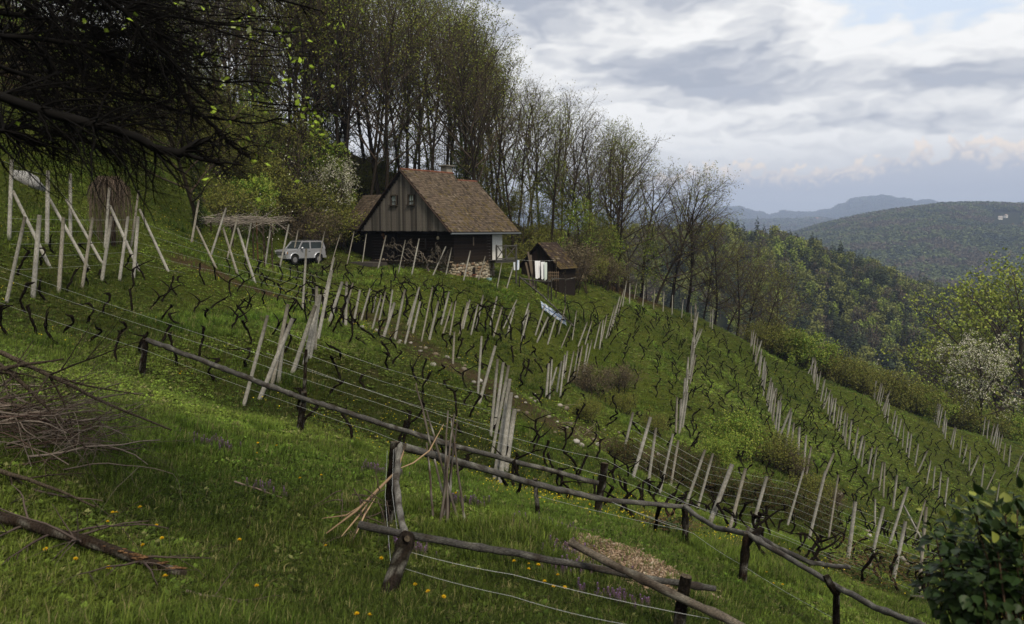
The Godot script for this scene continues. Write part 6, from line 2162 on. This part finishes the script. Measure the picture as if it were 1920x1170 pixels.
# ---------------------------------------------------------------- stones, bushes and odds and ends on the slope
func rubble() -> void:
	var list := [[812, 682, 0.20], [706, 617, 0.16], [714, 628, 0.13], [678, 612, 0.2], [950, 722, 0.14], [958, 735, 0.12], [968, 742, 0.13], [995, 744, 0.13], [1008, 748, 0.13], [1002, 736, 0.1], [1062, 764, 0.24], [1050, 758, 0.2], [1080, 826, 0.18], [1090, 832, 0.15], [1120, 832, 0.2], [1114, 822, 0.14], [1030, 775, 0.1], [1160, 840, 0.14], [1227, 877, 0.2], [1266, 913, 0.16], [1258, 906, 0.12], [1428, 968, 0.14], [1626, 995, 0.22], [1630, 1002, 0.16], [1692, 1046, 0.2], [1700, 1055, 0.14], [900, 712, 0.18], [870, 690, 0.16], [838, 668, 0.2], [770, 640, 0.12], [788, 648, 0.1], [1160, 808, 0.13], [1045, 788, 0.1], [985, 752, 0.1], [258, 986, 0.05], [225, 700, 0.04], [1575, 925, 0.22], [750, 636, 0.12]]
	list.sort_custom(func(a, b): return a[0] < b[0])
	for i in list.size():
		var q = list[i]
		var at := hp(q[0], q[1] + 4)
		var m := MB.new()
		m.blob(Vector3.ZERO, Vector3(rr(0.8, 1.3), rr(0.55, 0.8), rr(0.7, 1.1)) * q[2] * 0.62, [Color(0.44, 0.41, 0.36), Color(0.34, 0.29, 0.23), Color(0.54, 0.52, 0.48)][i % 3] * rr(0.6, 1.0), nz, 0.5, 10, 7)
		var big: float = q[2]
		solo("rubble_stone", m.mesh(), M.stone, at + Vector3(0, q[2] * 0.2, 0), "%s pale stone on the grassy bank, %s of the loose stones from the left" % ["larger" if big > 0.17 else "small", ordinal(i)] if q[0] > 300 else "small white stone lying in the near meadow, %s of two" % ("lower" if q[1] > 800 else "upper"), "stone", "loose stones on the slope").rotation.y = rr(0, TAU)
	for i in 34:
		var f := (i + rr(0.1, 0.9)) / 34.0
		var at0 := hp(along([[0.0, 690.0], [0.35, 900.0], [0.6, 1060.0], [1.0, 1330.0]], f) + rr(-6, 6), along([[0.0, 600.0], [0.35, 715.0], [0.6, 800.0], [1.0, 900.0]], f) + rr(-22, 22))
		var mm := MB.new()
		var sz := rr(0.05, 0.12)
		mm.blob(Vector3.ZERO, Vector3(rr(0.8, 1.3), rr(0.5, 0.8), rr(0.7, 1.1)) * sz, [Color(0.30, 0.27, 0.22), Color(0.24, 0.19, 0.14), Color(0.40, 0.37, 0.33)][i % 3] * rr(0.6, 1.0), nz, 0.5, 8, 6)
		solo("rubble_stone", mm.mesh(), M.stone, at0 + Vector3(0, sz * 0.3, 0), "fist-sized half-sunk stone on the rubble bank, %s of the small ones from left" % ordinal(i), "stone", "small half-sunk stones on the bank").rotation.y = rr(0, TAU)
	var at := hp(52, 345)
	var m := MB.new()
	m.blob(Vector3.ZERO, Vector3(0.62, 0.3, 0.4), Color(0.40, 0.40, 0.40), nz, 0.5, 14, 9)
	solo("boulder", m.mesh(), M.stone, at + Vector3(0, 0.1, 0), "grey boulder in the grass near the upper left corner post", "stone").rotation = Vector3(0.1, 0.3, -0.5)
	# dead twigs strewn along the bank
	var base := hp(1120, 850)
	m = MB.new()
	for i in 60:
		var s := rng.randf()
		var p := hp(lerpf(1020, 1290, s) + rr(-30, 30), lerpf(775, 900, s) + rr(-20, 25))
		crooked_branch(m, p + Vector3(0, 0.06, 0), Vector3(rr(-1, 1), rr(-0.1, 0.3), rr(-1, 1)).normalized(), rr(0.5, 1.4), 0.010, 1, Color(0.15, 0.12, 0.10) * rr(0.5, 1.4), 0.16, 0.03, 3)
	solo("dead_twigs", m.mesh(base), M.twig, base, "grey dead twigs strewn over the rubble bank", "branches").set_meta("kind", "stuff")
	# bushes in the hollow
	var b := [[1110, 745, 44, "bush_bare", 0.62, "brownish leafless bush in the hollow beside the post group"], [1160, 735, 46, "bush_bare", 0.5, "bare brown bush right behind the brownish leafless bush"], [1165, 775, 41, "bush_olive", 0.42, "low olive bush below the brownish leafless bush"], [1100, 790, 36, "bush_olive", 0.45, "small olive bush on top of the rubble bank"], [1225, 815, 37, "bush_olive", 0.42, "olive bush behind the first tall posts"], [1385, 860, 35, "bush_fresh", 0.85, "bright green elder bush in the hollow below the far slope"], [1345, 880, 33, "bush_fresh", 0.6, "smaller green bush left of the bright elder"], [1450, 880, 37, "bush_olive", 0.7, "olive bush right of the bright elder"], [1490, 900, 38, "bush_bare", 0.55, "brown bush right of the bright elder"], [1560, 965, 30, "bush_bare", 0.5, "reddish-brown bush between the tall posts and the far slope"], [1052, 542, 57, "bush_bare", 0.6, "low bare brown bush before the shed's front"], [1082, 542, 59, "bush_bare", 1.15, "bare brown bush hiding the shed's lower right side"], [1100, 520, 62, "bush_olive", 0.6, "olive bush beside the shed's right corner"], [1525, 950, 33, "bush_olive", 0.6, "low green bush left of the reddish-brown bush"]]
	for q in b:
		var h := hit(q[0], q[1])
		var p := Vector3(h.x, h.y, h.z)
		plant("hollow_bush", K[q[3]], p, q[4] * (h.w / 40.0 if q[1] > 600 else 1.2), q[5], "bush", "bushes in the hollow")
	var brs := [[1200, 880], [1245, 890], [1290, 905], [1330, 915], [1370, 930], [1410, 940], [1450, 950], [1490, 960], [1150, 860], [1310, 880], [1270, 870], [1540, 990]]
	for i in brs.size():
		var h := hit(brs[i][0], brs[i][1])
		plant("bramble", K.bramble, Vector3(h.x, h.y - 0.1, h.z), rr(0.45, 0.65), "low dark bramble on the bank below the hollow, %s bramble from the left" % ordinal([1, 3, 5, 7, 8, 9, 10, 11, 0, 6, 4, 12][i] if i < 12 else i), "bramble", "brambles on the bank")

func garden() -> void:
	# the dead weeping plant by the left posts
	var b := hp(212, 462)
	var o := thing("weeping_shrub", "dead weeping shrub with a curtain of straw-coloured strands at left", "shrub", b)
	var m := MB.new()
	var brown := Color(0.10, 0.078, 0.06)
	m.tube(PackedVector3Array([b + Vector3(0, -0.2, 0), b + Vector3(0.08, 1.2, 0), b + Vector3(-0.02, 2.25, 0)]), PackedFloat32Array([0.09, 0.07, 0.06]), 8, brown * 0.6)
	part("trunk", m.mesh(b), M.bark, o)
	m = MB.new()
	for i in 320:
		var a := rr(0, TAU)
		var r := 0.62 * sqrt(rng.randf()) + 0.06
		var top := b + Vector3(-0.02, 2.25, 0)
		var out := Vector3(cos(a), 0, sin(a)) * r
		var l := rr(0.5, 2.3)
		m.tube(PackedVector3Array([top, top + out * 0.55 + Vector3(0, rr(0.1, 0.28), 0), top + out + Vector3(0, -0.12, 0), top + out * 1.1 + Vector3(rr(-0.06, 0.06), -l * 0.5, rr(-0.06, 0.06)), top + out * 1.08 + Vector3(rr(-0.12, 0.12), -l, rr(-0.1, 0.1))]), PackedFloat32Array([0.012, 0.009, 0.007, 0.005, 0.004]), 4, brown * rr(0.5, 1.7))
	part("strands", m.mesh(b), M.twig, o)
	# the dark ivy-clad trunk behind the posts
	b = hp(372, 432)
	o = thing("ivy_tree", "dark ivy-covered tree trunk standing above the uppermost posts", "tree", b)
	var kind: Dictionary = K.edge1
	o.scale = Vector3.ONE * 0.75
	part("trunk", kind.trunk, M.bark, o)
	part("crown", kind.crown, M.twig, o)
	part("foliage", kind.leaf, M.leaf, o)
	m = MB.new()
	for i in 2600:
		var y := rr(0.2, 6.0)
		var a := rr(0, TAU)
		var r := 0.3 + 0.14 * nz.get_noise_2d(y * 30.0, a * 20.0)
		var d := Vector3(cos(a), 0, sin(a))
		m.leaf(Vector3(0, y, 0) + d * r * rr(0.7, 1.2), (d + Vector3(0, -0.6, 0) + rdir() * 0.5).normalized(), d + Vector3.UP, rr(0.09, 0.14), rr(0.07, 0.11), Color(0.018, 0.03, 0.012) * rr(0.6, 1.5))
	part("ivy", m.mesh(), M.leaf, o)
	# the flat brushwood canopy on poles
	b = hp(440, 482)
	o = thing("brush_canopy", "flat canopy of dry brushwood on thin poles behind the upper posts", "pergola", b)
	var d0 := hit(440, 482).w + 2.0
	for q in [[383, 470], [392, 462], [408, 472], [432, 476], [470, 478], [478, 470], [490, 468], [505, 470]]:
		var top := W(q[0] + 3, 414, d0)
		rail_part(o, "pole", [Vector3(top.x, gh(top.x, top.z) - 0.1, top.z), top], 0.045, 0.04, Color(0.16, 0.12, 0.09) if q[0] != 478 else Color(0.30, 0.17, 0.08), M.bark)
	m = MB.new()
	for i in 150:
		var p := W(rr(378, 520), rr(407, 419), d0 + rr(-1.0, 1.0))
		crooked_branch(m, p, Vector3(rr(-1, 1), rr(-0.12, 0.08), rr(-0.4, 0.4)).normalized(), rr(0.6, 1.8), 0.016, 1, Color(0.27, 0.235, 0.20) * rr(0.5, 1.3), 0.1, 0.0, 2)
	part("brushwood", m.mesh(b), M.twig, o)
	# fruit trees in blossom by the house
	var fruit := [[640, 470, 62, "cherry", 0.74, "white blossoming cherry tree left of the farmhouse roof"], [548, 470, 62, "pear", 1.35, "small pear tree with sparse white blossoms above the car"], [612, 478, 62, "pear", 1.2, "small blossoming pear tree between the car and the house"], [500, 462, 52, "pear", 1.0, "young blossoming pear tree left of the car"]]
	for q in fruit:
		var w := W(q[0], 430, q[2])
		plant("blossom_tree", K[q[3]], Vector3(w.x, gh(w.x, w.z), w.z), q[4], q[5], "tree", "blossoming fruit trees by the house", "blossom")
	# laundry
	var line_d := 58.0
	var dir := Vector3(0.79, 0, -0.62)
	var wash := [[968, 488, 507, 0.62, "small white and pale blue cloths on the clothesline by the balcony", Color(0.62, 0.66, 0.72)], [1008, 489, 523, 0.55, "long white towel hanging on the clothesline by the shed", Color(0.74, 0.74, 0.76)], [1018, 491, 524, 0.42, "white towel right of the long towel on the clothesline", Color(0.72, 0.73, 0.75)], [1023, 492, 526, 0.3, "narrow pale green towel at the right end of the clothesline", Color(0.55, 0.62, 0.58)]]
	for q in wash:
		var top := W(q[0], q[1], line_d)
		m = MB.new()
		var l: float = (q[2] - q[1]) / F * line_d
		var nu := 8
		for i in nu:
			for j in 6:
				var c: Color = q[5]
				if q[0] == 968 and i in [4, 5]:
					c = Color(0.25, 0.36, 0.55)
				var g := func(a, b) -> Vector3:
					var s: float = a / float(nu)
					var y: float = b / 6.0
					return dir * (s - 0.5) * q[3] * (1.0 - 0.16 * y) + Vector3(0, -y * l * (1.0 - 0.12 * absf(s - 0.4)), 0) + Vector3(0.6, 0, 0.8) * 0.035 * sin(s * 13.0 + y * 2.0) * y
				m.quad(g.call(i, j + 1), g.call(i + 1, j + 1), g.call(i + 1, j), g.call(i, j), c)
		solo("laundry", m.mesh(), M.cloth, top, q[4], "laundry", "washing on the line")
	wire("clothesline", [[958, 486, 58], [1008, 489, 58], [1042, 488, 58]], "thin clothesline between the balcony and a pole by the shed", 0.006)
	var pb := W(1043, 486, 58)
	solo("line_pole", pole([Vector3(pb.x, gh(pb.x, pb.z) - 0.1, pb.z), pb], 0.05, 0.045, Color(0.10, 0.08, 0.065)), M.bark, Vector3(pb.x, gh(pb.x, pb.z) - 0.1, pb.z), "thin dark pole holding the right end of the clothesline", "pole")
	# wobbly fence with a blanket on its falling rail
	o = thing("garden_fence", "low grey pole fence between the clothesline and the vineyard", "fence", hp(1005, 545))
	var gcol := Color(0.15, 0.145, 0.135)
	rail_part(o, "rail", pw([[974, 521, 56.5], [1000, 526, 56.5], [1030, 528, 56.5], [1040, 522, 56.7], [1062, 524, 57], [1079, 521, 57.5]]), 0.06, 0.05, gcol, M.pole, 0.02)
	rail_part(o, "falling_rail", pw([[975, 520, 56.3], [1020, 557, 53], [1076, 612, 50]]), 0.055, 0.05, gcol, M.pole, 0.02)
	for q in [[974, 545, 518], [1005, 543, 524], [1028, 545, 524], [1034, 556, 520], [1060, 532, 516]]:
		var top := W(q[0], q[2], 56.5)
		rail_part(o, "fence_post", [Vector3(top.x, minf(gh(top.x, top.z), W(q[0], q[1], 56.5).y) - 0.1, top.z), top], 0.06, 0.05, gcol * 0.6, M.bark)
	m = MB.new()
	var e0 := W(1014, 566, 53.2)
	var e1 := W(1060, 598, 51.0)
	var up := Vector3(0, 0.05, 0)
	for i in 14:
		for j in 8:
			var g := func(a, b) -> Vector3:
				var s: float = a / 14.0
				var y: float = b / 8.0 - 0.35
				return e0.lerp(e1, s) + up + Vector3(0.2, -0.55, 0.55) * 0.95 * absf(y) * (1.0 if y > 0 else -0.2) + Vector3(-0.1, -absf(y) * 0.3, -0.6 if y < 0 else 0.0) * absf(y) + Vector3(0, 0.03 * sin(a * 1.9 + b), 0.03 * cos(a * 2.3))
			var c := Color(0.50, 0.55, 0.62) if (j % 4 != 1) else Color(0.13, 0.20, 0.38)
			if j % 4 == 3 and i % 2 == 0:
				c = Color(0.24, 0.32, 0.46)
			m.quad(g.call(i, j + 1), g.call(i + 1, j + 1), g.call(i + 1, j), g.call(i, j), c)
	solo("blanket", m.mesh(e0), M.cloth, e0, "blue and white patterned blanket airing on the falling fence rail", "blanket")
	# planks leaning on the shed, hurdle, bucket
	for q in [[986, 492, 996, 523], [995, 478, 1000, 522], [990, 472, 1002, 524]]:
		var bt := W(q[2], q[3], 58.5)
		bt.y = minf(bt.y, gh(bt.x, bt.z) - 0.02)
		var tp := W(q[0], q[1], 59.2)
		m = MB.new()
		m.bar(bt, tp, 0.14, 0.04, Color(0.16, 0.13, 0.10) * rr(0.8, 1.2))
		solo("leaning_board", m.mesh(bt), M.wood, bt, "narrow weathered board leaning between balcony and shed, top at %s height" % ["the lowest", "middle", "the greatest"][[0, 1, 2][0] if q[0] == 986 else 1 if q[0] == 995 else 2], "board", "boards leaning by the shed")
	b = W(1038, 524, 57.6)
	o = thing("slat_hurdle", "small tan hurdle of thin slats standing before the shed", "hurdle", b)
	for i in 6:
		m = MB.new()
		m.bx(Vector3(-0.35 + 0.14 * i, 0.25, 0), Vector3(0.05, 0.75, 0.03), Color(0.27, 0.20, 0.13) * rr(0.8, 1.2))
		part("slat", m.mesh(), M.wood, o)
	for y in [0.0, 0.28, 0.52]:
		m = MB.new()
		m.bx(Vector3(0, y, 0.032), Vector3(0.85, 0.05, 0.03), Color(0.24, 0.18, 0.12))
		part("cross_slat", m.mesh(), M.wood, o)
	b = W(917, 529, 55.5)
	m = MB.new()
	m.tube(PackedVector3Array([Vector3(0, 0, 0), Vector3(0, 0.3, 0), Vector3(0, 0.32, 0)]), PackedFloat32Array([0.15, 0.21, 0.225]), 16, Color(0.22, 0.34, 0.34), true, Color(0.1, 0.15, 0.15))
	solo("tub", m.mesh(), M.flat, b, "pale turquoise tub beside the stone footing of the house", "tub")
	# distant farms
	var farms := [[1848, 421, 1640, Color(0.35, 0.14, 0.09), "red roofed farmhouse on the far wooded hill at right"], [1874, 422, 1660, Color(0.30, 0.27, 0.25), "white farmhouse left of the last one on the far hill"], [1884, 420, 1690, Color(0.30, 0.25, 0.22), "rightmost white farmhouse on the far hill"], [1530, 411, 4300, Color(0.36, 0.2, 0.15), "tiny white church on the hazy hill beneath the blue mountain"]]
	for q in farms:
		var w := W(q[0], 430, q[2])
		b = Vector3(w.x, gh(w.x, w.z), w.z)
		var want := W(q[0], q[1], q[2]).y
		b.y = maxf(b.y, want - 5.0) if q[2] > 4000 else maxf(b.y + 2.0, want - 3.0)
		o = thing("distant_house", q[4], "house", b, "houses on the distant hills")
		var s: float = 8.0 if q[2] < 4000 else 20.0
		o.rotation.y = rr(-0.6, 0.6)
		m = MB.new()
		m.bx(Vector3(0, 0, 0), Vector3(s, s * 0.8, s * 0.7), Color(0.62, 0.6, 0.56))
		part("wall", m.mesh(), M.flat, o)
		m = MB.new()
		slab(m, [[-s * 0.42, s * 0.4], [s * 0.42, s * 0.4], [0, s * 0.72]], -s * 0.55, s * 0.55, q[3])
		var rf := part("roof", m.mesh(), M.flat, o)
		rf.rotation.y = PI / 2
		for k in 3:
			m = MB.new()
			m.bx(Vector3(s * (0.28 * k - 0.28), s * 0.08, s * 0.355), Vector3(s * 0.1, s * 0.14, s * 0.02), Color(0.03, 0.03, 0.035))
			part("window", m.mesh(), M.flat, o)

func farm_track() -> void:
	var m := MB.new()
	var l := [[1868, 826], [1885, 828], [1905, 834], [1925, 840]]
	var pts := []
	for q in l:
		var w := W(q[0], q[1], 90.0)
		pts.append(Vector3(w.x, 0, w.z - 2.0))
	pts.append(pts[-1] + Vector3(14, 0, 2))
	for i in pts.size() - 1:
		for k in 6:
			var a: Vector3 = pts[i].lerp(pts[i + 1], k / 6.0)
			var b: Vector3 = pts[i].lerp(pts[i + 1], (k + 1) / 6.0)
			var w := Vector3(0.2, 0, 1.1)
			var q := []
			for p in [a + w, b + w, b - w, a - w]:
				q.append(Vector3(p.x, gh(p.x, p.z) + 0.06, p.z))
			m.quad(q[0], q[1], q[2], q[3], Color(0.30, 0.26, 0.20) * rr(0.9, 1.1))
	var o := part("farm_track", m.mesh(), M.stone, self, "structure")
	tag(o, "pale gravel track along the far end of the vineyard", "", "", "structure")

func _ready() -> void:
	rng.seed = 20240417
	nz.seed = 11
	nz.frequency = 0.05
	nz.fractal_octaves = 3
	nz2.seed = 5
	nz2.frequency = 0.08
	nz2.fractal_octaves = 4
	# camera
	var pitch := atan((CY - HORIZON) / F)
	sp = sin(pitch)
	cp = cos(pitch)
	var cam := Camera3D.new()
	cam.name = "camera"
	add_child(cam)
	cam.fov = rad_to_deg(2.0 * atan(CY / F))
	cam.near = 0.1
	cam.far = 20000.0
	cam.rotation.x = -pitch
	var lens := CameraAttributesPhysical.new()
	lens.frustum_focal_length = 29.0
	lens.frustum_focus_distance = 22.0
	lens.frustum_near = 0.1
	lens.frustum_far = 20000.0
	lens.exposure_aperture = 2.8
	cam.attributes = lens
	cam.fov = rad_to_deg(2.0 * atan(CY / F))
	# sky and light
	var env := make_sky()
	env.background_energy_multiplier = 0.86
	env.tonemap_mode = Environment.TONE_MAPPER_LINEAR
	env.tonemap_exposure = 1.35
	env.sdfgi_enabled = true
	env.ssao_enabled = true
	env.ssil_enabled = true
	env.fog_enabled = true
	env.fog_density = 0.00017
	env.fog_light_color = Color(0.76, 0.84, 0.98)
	var we := WorldEnvironment.new()
	we.name = "environment"
	we.environment = env
	add_child(we)
	var sun := DirectionalLight3D.new()
	sun.name = "sun"
	add_child(sun)
	sun.light_energy = 0.85
	sun.light_color = Color(1.0, 0.95, 0.87)
	sun.light_angular_distance = 12.0
	sun.shadow_enabled = true
	sun.rotation = Vector3(deg_to_rad(-52), deg_to_rad(24), 0)
	make_materials()
	M.indicator = mat(Color(0.5, 0.2, 0.03), 0.3)
	M.tail = mat(Color(0.35, 0.02, 0.015), 0.3)
	# the lie of the land
	fit_ground()
	house_turn = Basis(Vector3.UP, deg_to_rad(-38))
	house_at = Vector3(-7.9, -3.6, -54.86)
	var earth := Color(0.085, 0.060, 0.040)
	strip_from([[340, 490], [400, 508], [450, 535], [500, 550], [550, 565]], 0.75, Color(0.085, 0.055, 0.035), 0.95)
	strip_from([[690, 598], [760, 640], [830, 676], [900, 712], [960, 745], [1010, 772], [1080, 812], [1150, 848], [1250, 876], [1350, 905], [1450, 930], [1550, 965]], 1.6, Color(0.085, 0.064, 0.038), 0.92)
	strip_from([[1185, 1068]], 1.0, earth, 1.0)
	strip_from([[1100, 500], [1140, 530], [1180, 550], [1240, 570]], 3.0, Color(0.10, 0.06, 0.032), 0.9)
	strip_from([[560, 300], [540, 350], [530, 400]], 1.6, Color(0.10, 0.06, 0.035), 0.8)
	strip_from([[525, 492], [620, 490]], 1.7, Color(0.07, 0.058, 0.04), 0.6)
	for q in [[500, 700], [620, 760], [380, 640], [860, 840], [1050, 900], [700, 700], [900, 1140], [820, 1060], [340, 950], [560, 1125], [430, 990], [170, 980], [640, 1150], [300, 1130]]:
		strip_from([q], 0.22, Color(0.06, 0.045, 0.03), 0.7)
	build_ground()
	farm_track()
	far_woods()
	make_tree_kinds()
	woods_and_hedges()
	farmhouse()
	shed()
	# things
	car()
	espalier()
	vineyard()
	fences()
	brushwood()
	garden()
	rubble()
	overhanging_tree()
	lilac()
	flowers()
	meadow()
